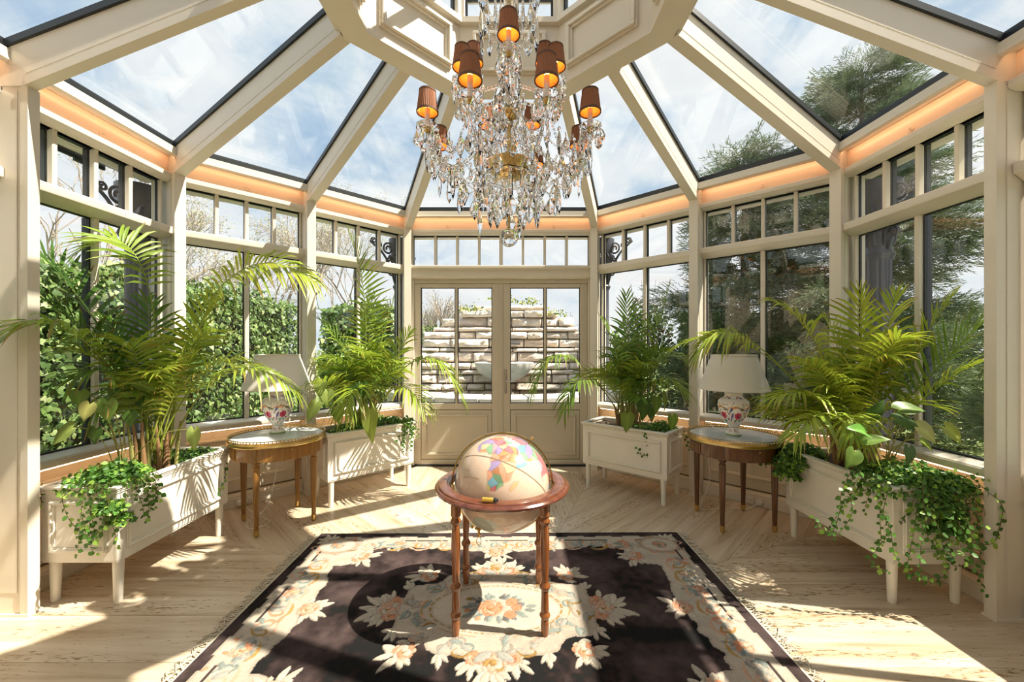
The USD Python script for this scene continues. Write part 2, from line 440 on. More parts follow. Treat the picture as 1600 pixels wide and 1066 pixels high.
ceiling = struct('ceiling')
for (i, s, P, d, dep, R) in POSTS:
    t = struct('trim')
    zp = Z_POST + (0.026 if s > 0 and i in (1, 3) else 0)
    hw = 0.020 if s > 0 and i in (0, 4) else 0.0325
    core = fin(P, d, dep, [(-.05, 0), (dep, 0), (dep, zp), (-.05, zp)], 2 * hw)
    nose = fin(P, d, dep, [(dep - .035, 0), (dep + .004, 0), (dep + .004, zp), (dep - .035, zp)], 2 * hw + .014)
    bead = cat([fin(P + np.array([-d[1], d[0]]) * sg * hw, d, dep, [(.02, .12), (dep - .055, .12), (dep - .055, zp - .02), (.02, zp - .02)], .006) for sg in (-1, 1)])
    obj('post_core', core, PAINT, t); obj('post_nosing', nose, PAINT, t); obj('post_side_panel', bead, PAINT, t)
    obj('post_foot', fin(P, d, dep, [(-.02, 0), (dep + .012, 0), (dep + .012, .012), (-.02, .012)], 2 * hw + .026), PAINT, t)
    # rafter
    dR = float((R - P) @ d)
    lat = R - P - d * dR
    d2 = (R - P); LR = np.linalg.norm(d2); d2 = d2 / LR
    dp2 = dep
    zr = Z_RING + .01
    top0, top1 = Z_GLASS - .12 * .341 + .0, 3.52
    poly = [(0.0, zp), (dp2, zp), (LR, zr), (LR, top1), (0.0, top0)]
    obj('rafter', fin(P, d2, LR, poly, 2 * hw), PAINT, ceiling)
    sl = (zr - zp) / (LR - dp2)
    for a, b2, wd, nm in ((0.0, .045, 2 * hw + .014, 'rafter_bead'), (.062, .068, 2 * hw + .004, 'rafter_bead')):
        obj(nm, fin(P, d2, LR, [(dp2 + .0, zp + a - .001), (LR, zr + a - .001), (LR, zr + b2), (dp2, zp + b2)], wd), PAINT, ceiling)
    sl2 = (top1 - top0) / LR
    gk = [(.10, top0 + .10 * sl2 - .034), (LR, top1 - .034), (LR, top1 + .002), (.10, top0 + .10 * sl2 + .002)]
    obj('rafter_gasket', fin(P, d2, LR, gk, 2 * hw + .03), BLACK, ceiling)

# ---- roof glazing, eaves gasket
BAYS = []
for i in range(NE):
    cuts = [0.0] + ([MIDS[i]] if i in MIDS else []) + [LEN[i]]
    for a, b2 in zip(cuts[:-1], cuts[1:]):
        BAYS.append((i, a, b2, a > 0, b2 < LEN[i]))
for (i, a, b2, ma, mb) in BAYS:
    sa, sb = a + .035, b2 - .035
    fa, fb = (0.5 if ma else 0.0), (0.5 if mb else 1.0)
    e0 = W[i] + U[i] * sa + NIN[i] * .06; e1 = W[i] + U[i] * sb + NIN[i] * .06
    r0, r1 = ring_pt(i, fa, RING_OUT), ring_pt(i, fb, RING_OUT)
    z0, z1 = Z_GLASS - .02, 3.515
    v = [(*e0, z0), (*e1, z0), (*r1, z1), (*r0, z1)]
    v += [(x, y, z + .022) for x, y, z in v]
    f = quads([(0, 1, 2, 3), (7, 6, 5, 4), (1, 0, 4, 5), (2, 1, 5, 6), (3, 2, 6, 7), (0, 3, 7, 4)])
    pm = T(v, f); pm.fix_normals()
    obj('roof_pane', pm, PANE, ceiling)
    obj('eaves_gasket', ebox(i, sa, sb, .05, .125, Z_GLASS - .042, Z_GLASS + .012), BLACK, ceiling)

# ---- lantern ring in the middle of the roof
def octring(Ro, Ri, z0, z1):
    v = [(*p, z0) for p in Ro] + [(*p, z0) for p in Ri] + [(*p, z1) for p in Ro] + [(*p, z1) for p in Ri]
    q = []
    for k in range(8):
        j = (k + 1) % 8
        q += [(k, j, 8 + j, 8 + k), (16 + j, 16 + k, 24 + k, 24 + j), (k, 16 + k, 16 + j, j), (8 + j, 24 + j, 24 + k, 8 + k)]
    m = T(v, quads(q)); m.fix_normals(); return m


def oct_at(ap):
    return np.array([RC + ap * o for o in OCT])


obj('ring_beam', octring(oct_at(1.0), oct_at(.855), Z_RING, 3.56), PAINT, ceiling)
obj('ring_soffit_bead', octring(oct_at(.87), oct_at(.845), Z_RING - .004, Z_RING + .03), PAINT, ceiling)
obj('ring_outer_bead', octring(oct_at(1.045), oct_at(.99), Z_RING + .035, Z_RING + .10), PAINT, ceiling)
obj('lantern_wall', octring(oct_at(.94), oct_at(.855), 3.56, 3.73), PAINT, ceiling)
obj('lantern_ledge', octring(oct_at(.95), oct_at(.815), 3.715, 3.755), PAINT, ceiling)
obj('lantern_head', octring(oct_at(.95), oct_at(.86), 3.955, 4.01), PAINT, ceiling)
APEX = np.array([*RC, 4.42])
obj('lantern_boss', lathe([(0, 4.30), (.07, 4.30), (.09, 4.33), (.09, 4.46), (0, 4.47)], 24).apply_translation((*RC, 0)), PAINT, ceiling)
for k in range(8):
    A_, B_ = np.array([*oct_at(.93)[k], 4.01]), np.array([*oct_at(.93)[(k + 1) % 8], 4.01])
    d_ = RC - A_[:2]; L_ = np.linalg.norm(d_); d_ = d_ / L_
    obj('lantern_rib', fin(A_[:2], d_, L_, [(0, 3.96), (L_, 4.34), (L_, 4.41), (0, 4.03)], .04), PAINT, ceiling)
    v = [A_, B_, B_ * .06 + APEX * .94, A_ * .06 + APEX * .94]
    v = v + [p + (0, 0, .015) for p in v]
    m_ = T(v, quads([(0, 1, 2, 3), (7, 6, 5, 4), (1, 0, 4, 5), (2, 1, 5, 6), (3, 2, 6, 7), (0, 3, 7, 4)])); m_.fix_normals()
    obj('lantern_roof_pane', m_, PANE, ceiling)
for k in range(8):
    A, B = oct_at(.855)[k], oct_at(.855)[(k + 1) % 8]
    u = (B - A) / np.linalg.norm(B - A); n = np.array([u[1], -u[0]]); L = np.linalg.norm(B - A)

    def lb(s0, s1, n0, n1, z0, z1, b=0.0):
        m = box(s0, s1, n0, n1, z0, z1, b); vv = np.asarray(m.vertices)
        m = T(np.array([*A, 0]) + vv[:, :1] * np.array([*u, 0]) + vv[:, 1:2] * np.array([*n, 0]) + vv[:, 2:] * np.array([0, 0, 1.0]), m.faces); m.invert(); return m
    parts = []
    for w0, w1, h in ((0.0, .048, .018), (.010, .034, .038)):
        s0, s1, z0, z1 = .085 + w0, L - .085 - w0, 3.36 + w0, 3.67 - w0
        ww = w1 - w0
        parts += [lb(s0, s1, -.004, h, z0, z0 + ww, .003), lb(s0, s1, -.004, h, z1 - ww, z1, .003), lb(s0, s0 + ww, -.004, h, z0 + ww, z1 - ww, .003), lb(s1 - ww, s1, -.004, h, z0 + ww, z1 - ww, .003)]
    obj('lantern_moulding', cat(parts), PAINT, ceiling)
    obj('lantern_mullion', cat([lb(-.015, .035, -.06, .02, 3.755, 3.96, .004), lb(L - .035, L + .015, -.06, .02, 3.755, 3.96, .004)]), PAINT, ceiling)
    obj('lantern_gasket', cat([lb(.035, .05, -.05, -.02, 3.755, 3.96), lb(L - .05, L - .035, -.05, -.02, 3.755, 3.96), lb(.035, L - .035, -.05, -.02, 3.93, 3.96)]), BLACK, ceiling)
    obj('lantern_pane', lb(.04, L - .04, -.042, -.03, 3.75, 3.96), PANE, ceiling)

# ---- walls below, coves above: one wall per side
WALLN = ['wall_left', 'wall_front_left', 'wall_front', 'wall_front_right', 'wall_right', 'wall_back_right', 'wall_back', 'wall_back_left']
WALLS = [struct(n) for n in WALLN]
SGAP = mat('shadow_gap', (0.16, 0.12, 0.07), .8)
for (i, a, b2, ma, mb) in BAYS:
    w = WALLS[i]
    ea, eb = (.036 if ma else .062), (.036 if mb else .062)
    s0, s1 = a + ea, b2 - eb
    obj('wall_head', ebox(i, s0 - .03, s1 + .03, -.16, .0, 2.70, 2.99), PAINT, w)
    # eaves beam, cove behind it, ledge
    obj('eaves_beam', eprism(i, s0 - .02, s1 + .02, [(.0, 2.902), (.116, 2.902), (.118, 2.878), (.132, 2.878), (.15, 2.886), (.15, 2.896), (.146, 2.90), (.146, 2.945), (.12, 2.955), (.0, 2.955)]), PAINT, w)
    obj('cove', ebox(i, s0 - .02, s1 + .02, -.002, .045, 2.72, 2.90), COVE, w)
    obj('ledge', eprism(i, s0 - .01, s1 + .01, [(.0, 2.700), (.05, 2.700), (.085, 2.712), (.095, 2.722), (.095, 2.752), (.088, 2.758), (.0, 2.758)]), PAINT, w)
    obj('light_strip', ebox(i, s0 + .02, s1 - .02, .106, .115, 2.890, 2.900), LED, w)
    mid = (s0 + s1) / 2
    for sc in ([mid] if i != 2 else [mid - .62, mid + .62]):
        o, u, n = eframe(i); c = o + u * sc + n * .045 + np.array([0, 0, 2.80])
        rd = lathe([(0, 0), (.020, 0), (.020, .004), (.014, .007), (.011, .004), (.006, .004), (.004, .009), (0, .009)], 20)
        v = np.asarray(rd.vertices)
        rd = T(c + v[:, :1] * u + v[:, 1:2] * np.array([0, 0, 1.0]) + v[:, 2:] * n, rd.faces)
        if np.dot(np.cross(u, (0, 0, 1.0)), n) < 0:
            rd.invert()
        obj('roundel', rd, COVE, w)
    if i == 2:
        continue
    solid_back = i in (5, 6, 7)
    # dado
    obj('dado', ebox(i, s0 - .03, s1 + .03, -.10, .0, 0.0, .70 if not solid_back else 2.7), DADO, w)
    obj('dado_rail', eprism(i, s0, s1, [(0, .585), (.012, .585), (.022, .592), (.022, .602), (.010, .612), (0, .612)]), DADO, w)
    obj('panel_moulding', emould(i, s0 + .05, s1 - .05, .215, .545, .034, 0.0, .016), DADO, w)
    kp = .2 if (i == 4 and ma) else 1.0
    obj('plinth_cap', eprism(i, s0, s1, [(0, .085), (.052 * kp, .085), (.052 * kp, .10), (.038 * kp, .112), (.0, .12)]), DADO, w)
    obj('plinth_shadow_gap', ebox(i, s0, s1, 0, .012, .118, .128), SGAP, w)
    obj('plinth', ebox(i, s0, s1, -.05, .055 * kp, 0, .088, .004), PAINT, w)
    if not solid_back and not (i == 4 and ma) and not (i == 0 and mb):
        obj('sill_strip', ebox(i, s0 + .04, s1 - .04, .078, .086, .693, .698), LED_LOW, w)

# ---- windows
WZ0, WZ1, TR0, TR1 = 0.765, 2.700, 2.245, 2.335


def window_bay(i, a, b2, ma, mb, door=False):
    t = struct('window')
    ea, eb = (.036 if ma else .075), (.036 if mb else .075)
    s0, s1 = a + ea, b2 - eb
    zb = TR1 if door else WZ0 - .03
    if not door:
        obj('window_frame', cat([ebox(i, s0, s0 + .018, -.06, .016, zb, WZ1 + .02, .003), ebox(i, s1 - .018, s1, -.06, .016, zb, WZ1 + .02, .003), ebox(i, s0, s1, -.06, .016, WZ1, WZ1 + .03, .003)]), PAINT, t)
        kr = .62 if (i == 4 and ma) else 1.0
        obj('transom_rail', eprism(i, s0 - .01, s1 + .01, [(-.05, TR0), (.03 * kr, TR0), (.085 * kr, TR1 - .062), (.108 * kr, TR1 - .055), (.112 * kr, TR1 - .048), (.112 * kr, TR1 - .008), (.106 * kr, TR1), (-.05, TR1)]), PAINT, t)
        k_ = .12 if (i == 4 and ma) else (.5 if (i == 0 and mb) else 1.0)
        obj('sill', eprism(i, s0 - .02, s1 + .02, [(p_ * (k_ if p_ > 0 else 1), q_) for p_, q_ in [(-.05, .70), (.09, .70), (.102, .708), (.105, .72), (.105, .742), (.095, .752), (.03, .762), (-.05, .764)]]), PAINT, t)
    else:
        obj('window_frame', cat([ebox(i, s0, s0 + .018, -.06, .016, zb, WZ1 + .02, .003), ebox(i, s1 - .018, s1, -.06, .016, zb, WZ1 + .02, .003), ebox(i, s0, s1, -.06, .016, WZ1, WZ1 + .03, .003)]), PAINT, t)
    g0, g1 = s0 + .018, s1 - .018
    n = 8 if door else 4
    mw = .028
    edges = np.linspace(g0, g1, n + 1)
    for k in range(1, n):
        c = edges[k]; hw2 = mw / 2 if not (door and k == 4) else .021
        obj('mullion', ebox(i, c - hw2, c + hw2, -.022, .016, TR1 - .002, WZ1 + .002, .004), PAINT, t)
        obj('outer_mullion', ebox(i, c - .013, c + .013, -.064, -.036, TR1 - .002, WZ1 + .002), DARKF, t)
    for k in range(n):
        c0 = edges[k] + (mw / 2 if k else 0); c1 = edges[k + 1] - (mw / 2 if k < n - 1 else 0)
        obj('pane', ebox(i, c0 - .004, c1 + .004, -.034, -.026, TR1 - .004, WZ1 + .004), PANE, t)
        gk = [ebox(i, c0, c1, -.024, -.008, WZ1 - .010, WZ1)]
        gk += [ebox(i, c0 - .002, c0 + .006, -.024, -.008, TR1, WZ1 - .01)] if k == 0 else []
        gk += [ebox(i, c1 - .006, c1 + .002, -.024, -.008, TR1, WZ1 - .01)] if k == n - 1 else []
        obj('gasket', cat(gk), BLACK, t)
    if door:
        return t
    m = (g0 + g1) / 2; hw2 = .017
    obj('mullion', ebox(i, m - hw2, m + hw2, -.022, .018, WZ0 - .002, TR0 + .002, .004), PAINT, t)
    obj('outer_mullion', ebox(i, m - .016, m + .016, -.068, -.036, WZ0, TR0), DARKF, t)
    for c0, c1 in ((g0, m - hw2), (m + hw2, g1)):
        obj('pane', ebox(i, c0 - .004, c1 + .004, -.034, -.026, WZ0 - .004, TR0 + .004), PANE, t)
        obj('gasket', eframe4(i, c0 - .002, c1 + .002, WZ0 - .002, TR0 + .002, .011, -.024, -.009, 0), BLACK, t)
    return t


for (i, a, b2, ma, mb) in BAYS:
    if i in (0, 1, 3, 4):
        window_bay(i, a, b2, ma, mb)
    elif i == 2:
        window_bay(i, a, b2, ma, mb, door=True)

# ---- front side: lintel, reveal, double door
wf = WALLS[2]
s0, s1 = .075, LEN[2] - .075
obj('lintel', eprism(2, s0, s1, [(-.06, 2.188), (.03, 2.188), (.06, 2.20), (.075, 2.212), (.075, 2.288), (.11, 2.30), (.118, 2.308), (.118, 2.330), (.11, 2.336), (-.06, 2.336)]), PAINT, wf)
obj('reveal', cat([ebox(2, s0 - .02, s0 + .03, -.06, .03, 0, 2.19, .004), ebox(2, s1 - .03, s1 + .02, -.06, .03, 0, 2.19, .004)]), PAINT, wf)
door = struct('door_1')
DX0, DX1, DXM = -1.159 + 1.25, 0.888 + 1.25, -0.128 + 1.25
obj('door_frame', cat([ebox(2, DX0 - .03, DX1 + .03, -.06, .012, 2.145, 2.19, .004), ebox(2, DX0 - .03, DX0, -.06, .012, 0, 2.15, .004), ebox(2, DX1, DX1 + .03, -.06, .012, 0, 2.15, .004)]), PAINT_DOOR, door)
obj('threshold', ebox(2, DX0 - .03, DX1 + .03, -.08, .03, 0, .014), BLACK, door)
for (l0, l1) in ((DX0 + .003, DXM - .022), (DXM + .022, DX1 - .003)):
    leaf = obj('door_leaf', cat([ebox(2, l0, l0 + .085, -.05, .004, .016, 2.143, .004), ebox(2, l1 - .085, l1, -.05, .004, .016, 2.143, .004), ebox(2, l0 + .085, l1 - .085, -.05, .004, 2.095, 2.143, .004),
                                 ebox(2, l0 + .085, l1 - .085, -.05, .004, .66, .735, .004), ebox(2, l0 + .085, l1 - .085, -.05, .004, .016, .075, .004)]), PAINT_DOOR, door)
    g0, g1 = l0 + .085, l1 - .085
    obj('panel', ebox(2, g0 + .003, g1 - .003, -.04, -.002, .079, .656, .004), PAINT_DOOR, leaf)
    obj('panel_moulding', emould(2, g0 + .045, g1 - .045, .122, .612, .032, -.002, .016), PAINT_DOOR, leaf)
    obj('panel_gap', eframe4(2, g0 - .001, g1 + .001, .075, .66, .005, -.03, -.004, 0), BLACK, leaf)
    gm = (g0 + g1) / 2
    obj('glazing_bar', ebox(2, gm - .014, gm + .014, -.03, .004, .735, 2.095, .004), PAINT_DOOR, leaf)
    obj('gasket', cat([eframe4(2, g0 - .002, gm - .013, .733, 2.097, .010, -.03, -.008, 0), eframe4(2, gm + .013, g1 + .002, .733, 2.097, .010, -.03, -.008, 0)]), BLACK, leaf)
    for c0, c1 in ((g0 - .003, gm - .012), (gm + .012, g1 + .003)):
        obj('pane', ebox(2, c0, c1, -.040, -.032, .732, 2.098), PANE, leaf)
obj('astragal', cat([ebox(2, DXM - .024, DXM + .024, -.05, .012, .016, 2.143, .004), ebox(2, DXM - .003, DXM + .003, .01, .016, .016, 2.143)]), PAINT_DOOR, door)
hx = DXM + .055
o, u, n = eframe(2)
hb = obj('handle_plate', cat([ebox(2, hx - .013, hx + .013, .003, .012, .85, 1.135, .005), ebox(2, hx - .007, hx + .007, .011, .016, .90, .935, .003)]), CHROME, door)
pts = [o + u * hx + n * .01 + (0, 0, 1.0), o + u * hx + n * .055 + (0, 0, 1.0), o + u * (hx + .02) + n * .062 + (0, 0, 1.0), o + u * (hx + .12) + n * .060 + (0, 0, 1.0)]
obj('handle_lever', tube(spline(pts, 18), .008, 8), CHROME, hb)

# ---- sockets on the plinths
def socket(i, s, label):
    t = thing('wall_socket', label, 'power socket', group='double sockets on the plinth')
    for k in (-.036, .036):
        pl = obj('socket_plate', ebox(i, s + k - .033, s + k + .033, .054, .062, .012, .078, .003), PAINT, t)
        o, u, n = eframe(i); c = o + u * (s + k) + n * .062 + np.array([0, 0, .045])
        rg = lathe([(.024, -.002), (.024, .004), (.020, .005), (.018, -.002), (0, -.002)], 20); v = np.asarray(rg.vertices)
        rg = T(c + v[:, :1] * u + v[:, 1:2] * np.array([0, 0, 1.0]) + v[:, 2:] * n, rg.faces); rg.invert()
        obj('socket_ring', rg, WHITE_PL, pl)
    return t


socket(1, .50, 'double wall socket with a white plug, low behind the left lamp table')
socket(1, 1.62, 'double wall socket low behind the white planter left of the door')
socket(3, .458, 'double wall socket low behind the white planter right of the door')
socket(3, 1.642, 'double wall socket low behind the legs of the right lamp table')

# ================================================================== FURNITURE
# ---- planters
PL, PD, PZ0, PZ1 = 0.84, 0.415, 0.238, 0.645


def planter(label, loc, rotz):
    t = thing('planter_box', label, 'planter', loc, rotz, 'white panelled planters on legs')
    hx, hy = PL / 2, PD / 2
    body = cat([box(-hx, hx, -hy, -hy + .018, PZ0, PZ1 - .02, .002), box(-hx, hx, hy - .018, hy, PZ0, PZ1 - .02, .002), box(-hx + .0002, -hx + .018, -hy + .0181, hy - .0181, PZ0, PZ1 - .02),
                box(hx - .018, hx - .0002, -hy + .0181, hy - .0181, PZ0, PZ1 - .02), box(-hx + .004, hx - .004, -hy + .004, hy - .004, PZ0 - .010, PZ0 + .02)])
    obj('body', body, PAINT2, t)

    def rimring(o, i_, z0, z1):
        return cat([box(-hx - o, hx + o, -hy - o, -hy + i_, z0, z1, .004), box(-hx - o, hx + o, hy - i_, hy + o, z0, z1, .004),
                    box(-hx - o, -hx + i_, -hy + i_, hy - i_, z0, z1, .004), box(hx - i_, hx + o, -hy + i_, hy - i_, z0, z1, .004)])
    obj('rim', cat([rimring(.016, .03, PZ1 - .016, PZ1), rimring(.010, .02, PZ1 - .028, PZ1 - .016), rimring(.005, .02, PZ1 - .042, PZ1 - .028)]), PAINT2, t)
    for ax in (0, 1):
        for sg in (-1, 1):
            L2 = (hx if ax == 0 else hy) - .05
            r = []
            for a, w, h in ((0, .030, .008), (.007, .014, .015)):
                x0, x1, z0, z1 = -L2 + a, L2 - a, PZ0 + .045 + a, PZ1 - .075 - a
                base = hy if ax == 0 else hx
                for (q0, q1, y0, y1) in ((x0, x1, z0, z0 + w), (x0, x1, z1 - w, z1), (x0, x0 + w, z0 + w, z1 - w), (x1 - w, x1, z0 + w, z1 - w)):
                    lo, hi = sorted((sg * (base - .002), sg * (base + h)))
                    r.append(box(q0, q1, lo, hi, y0, y1, .003) if ax == 0 else box(lo, hi, q0, q1, y0, y1, .003))
            obj('panel_moulding', cat(r), PAINT2, t)
    for sx in (-1, 1):
        for sy in (-1, 1):
            obj('leg', move(lathe([(.019, 0), (.0205, .01), (.026, PZ0 - .006), (.026, PZ0 + .01)], 20), (sx * (hx - .042), sy * (hy - .035), 0)), PAINT2, t)
    # soil: uneven top
    n = 24
    gx, gy = np.meshgrid(np.linspace(-hx + .017, hx - .017, n), np.linspace(-hy + .017, hy - .017, n // 2), indexing='ij')
    gz = PZ1 - .05 + .02 * meshkit.fbm(np.stack([gx * 14, gy * 14, gx * 0], -1), 3, 2)
    v = np.stack([gx, gy, gz], -1).reshape(-1, 3); m2 = n // 2
    i, j = np.meshgrid(np.arange(n - 1), np.arange(m2 - 1), indexing='ij')
    q = np.stack([i * m2 + j, (i + 1) * m2 + j, (i + 1) * m2 + j + 1, i * m2 + j + 1], -1).reshape(-1, 4)
    obj('soil', T(v, quads(q)), SOIL, t, smooth=True)
    return t


P_LF, P_RF = (-2.345, 2.575, 0), (2.255, 2.56, 0)
P_LM, P_RM = (-1.435, 3.865, 0), (1.168, 3.897, 0)
planter('white panelled planter box standing along the left window, overgrown at its near end', P_LF, 90)
planter('white panelled planter box between the left lamp table and the double door', P_LM, 45)
planter('white panelled planter box between the double door and the right lamp table', P_RM, -41)
planter('white panelled planter box along the right window with ivy hanging to its legs', P_RF, 90)

# ---- lamp tables
TZ = 0.69


def lamp_table(label, loc, rotz, wood):
    t = thing('lamp_table', label, 'side table', loc, rotz, 'round marble topped lamp tables')
    obj('marble_top', lathe([(0, TZ - .018), (.328, TZ - .018), (.330, TZ - .014), (.330, TZ - .003), (.326, TZ), (0, TZ)], 64), MARBLE, t)
    obj('brass_edge', lathe([(.325, TZ - .032), (.345, TZ - .032), (.348, TZ - .026), (.344, TZ - .018), (.341, TZ - .012), (.330, TZ - .012), (.325, TZ - .020), (.325, TZ - .032)], 64), BRASS, t)
    gal = [lathe([(.333, TZ + .017), (.341, TZ + .017), (.342, TZ + .021), (.333, TZ + .021), (.333, TZ + .017)], 64),
           lathe([(.334, TZ - .014), (.341, TZ - .014), (.341, TZ + .006), (.334, TZ + .006), (.334, TZ - .014)], 64)]
    for k in range(84):
        a = k * 2 * PI / 84
        gal.append(move(box(.3355, .3385, -.0035, .0035, TZ + .004, TZ + .018), rz=a))
    obj('brass_gallery', cat(gal), BRASS, t)
    obj('apron', lathe([(.285, TZ - .135), (.318, TZ - .135), (.320, TZ - .132), (.320, TZ - .034), (.285, TZ - .034), (.285, TZ - .135)], 64), wood, t)

    def curved(a0, a1, z0, z1, r0, r1):
        th = np.linspace(a0, a1, 9); v = []
        for r, z in ((r0, z0), (r1, z0), (r1, z1), (r0, z1)):
            v += [(r * math.cos(x), r * math.sin(x), z) for x in th]
        q = []
        for c in range(4):
            d = (c + 1) % 4
            q += [(c * 9 + k, d * 9 + k, d * 9 + k + 1, c * 9 + k + 1) for k in range(8)]
        q += [(0, 27, 18, 9), (8, 17, 26, 35)]
        m = T(v, quads(q)); m.fix_normals(); return m
    for a in (PI / 2, -PI / 2):
        dr = obj('drawer', curved(a - .27, a + .27, TZ - .122, TZ - .050, .31, .3245), wood, t)
        obj('drawer_knob', move(lathe([(0, 0), (.006, 0), (.004, .006), (.009, .012), (.008, .018), (0, .020)], 12), (.323 * math.cos(a), .323 * math.sin(a), TZ - .086), rz=0, ry=PI / 2) if False else
            T((lambda mm: np.array([.323 * math.cos(a), .323 * math.sin(a), TZ - .086]) + np.asarray(mm.vertices)[:, 2:] * np.array([math.cos(a), math.sin(a), 0]) + np.asarray(mm.vertices)[:, :1] * np.array([-math.sin(a), math.cos(a), 0]) + np.asarray(mm.vertices)[:, 1:2] * np.array([0, 0, 1.0]))(kn0), kn0.faces), BRASS, dr)
    for a in (0.0, PI):
        sl = obj('slide_leaf', curved(a - .33, a + .33, TZ - .062, TZ - .046, .31, .3235), wood, t)
        mm = np.asarray(kn0.vertices)
        obj('slide_knob', T(np.array([.322 * math.cos(a), .322 * math.sin(a), TZ - .054]) + .7 * (mm[:, 2:] * np.array([math.cos(a), math.sin(a), 0]) + mm[:, :1] * np.array([-math.sin(a), math.cos(a), 0]) + mm[:, 1:2] * np.array([0, 0, 1.0])), kn0.faces), BRASS, sl)
    for k in range(4):
        a = PI / 4 + k * PI / 2
        r = .282
        x, y = r * math.cos(a), r * math.sin(a)
        blk = [move(box(-.024, .040, -.026, .026, TZ - .140, TZ - .034, .004), (x, y, 0), rz=0)] if False else []
        b0 = box(-.03, .041, -.026, .026, TZ - .138, TZ - .036, .004)
        blk = [move(b0, (x, y, 0)) if False else T(np.asarray(b0.vertices) @ np.array([[math.cos(a), math.sin(a), 0], [-math.sin(a), math.cos(a), 0], [0, 0, 1]]) + np.array([x, y, 0]), b0.faces)]
        for dy in (-.014, 0, .014):
            b1 = box(.038, .0435, dy - .0045, dy + .0045, TZ - .125, TZ - .050, .002)
            blk.append(T(np.asarray(b1.vertices) @ np.array([[math.cos(a), math.sin(a), 0], [-math.sin(a), math.cos(a), 0], [0, 0, 1]]) + np.array([x, y, 0]), b1.faces))
        flute = lambda th, kk: 1 - .10 * np.clip(np.cos(th * 12), 0, 1) * ((kk > 5) & (kk < 12))
        prof = [(.016, TZ - .14), (.027, TZ - .144), (.027, TZ - .154), (.018, TZ - .160), (.017, TZ - .168), (.024, TZ - .176), (.025, TZ - .19), (.0245, TZ - .21), (.022, .36), (.019, .22), (.016, .08), (.0152, .052), (.0152, .05), (.0152, .04)]
        lg = obj('leg', cat(blk + [move(lathe(prof, 48, mod=flute), (x, y, 0))]), wood, t)
        obj('brass_foot', move(lathe([(0, 0), (.011, 0), (.013, .006), (.0175, .012), (.0175, .044), (.019, .046), (.019, .052), (.015, .054), (0, .054)], 20), (x, y, 0)), BRASS, lg)
    return t


kn0 = lathe([(0, 0), (.006, 0), (.004, .006), (.009, .012), (.008, .018), (0, .020)], 12)
T_L, T_R = (-1.878, 3.205, 0), (1.78, 3.20, 0)
lamp_table('round honey-brown marble topped table with brass gallery between the left planters', T_L, -45, HONEY)
lamp_table('round dark walnut marble topped table with brass gallery between the right planters', T_R, 91, WALNUT)

# ---- lamps on the tables: painted porcelain vases
VASEM = mat_vc('painted_porcelain', 0.12, coat_weight=0.4)


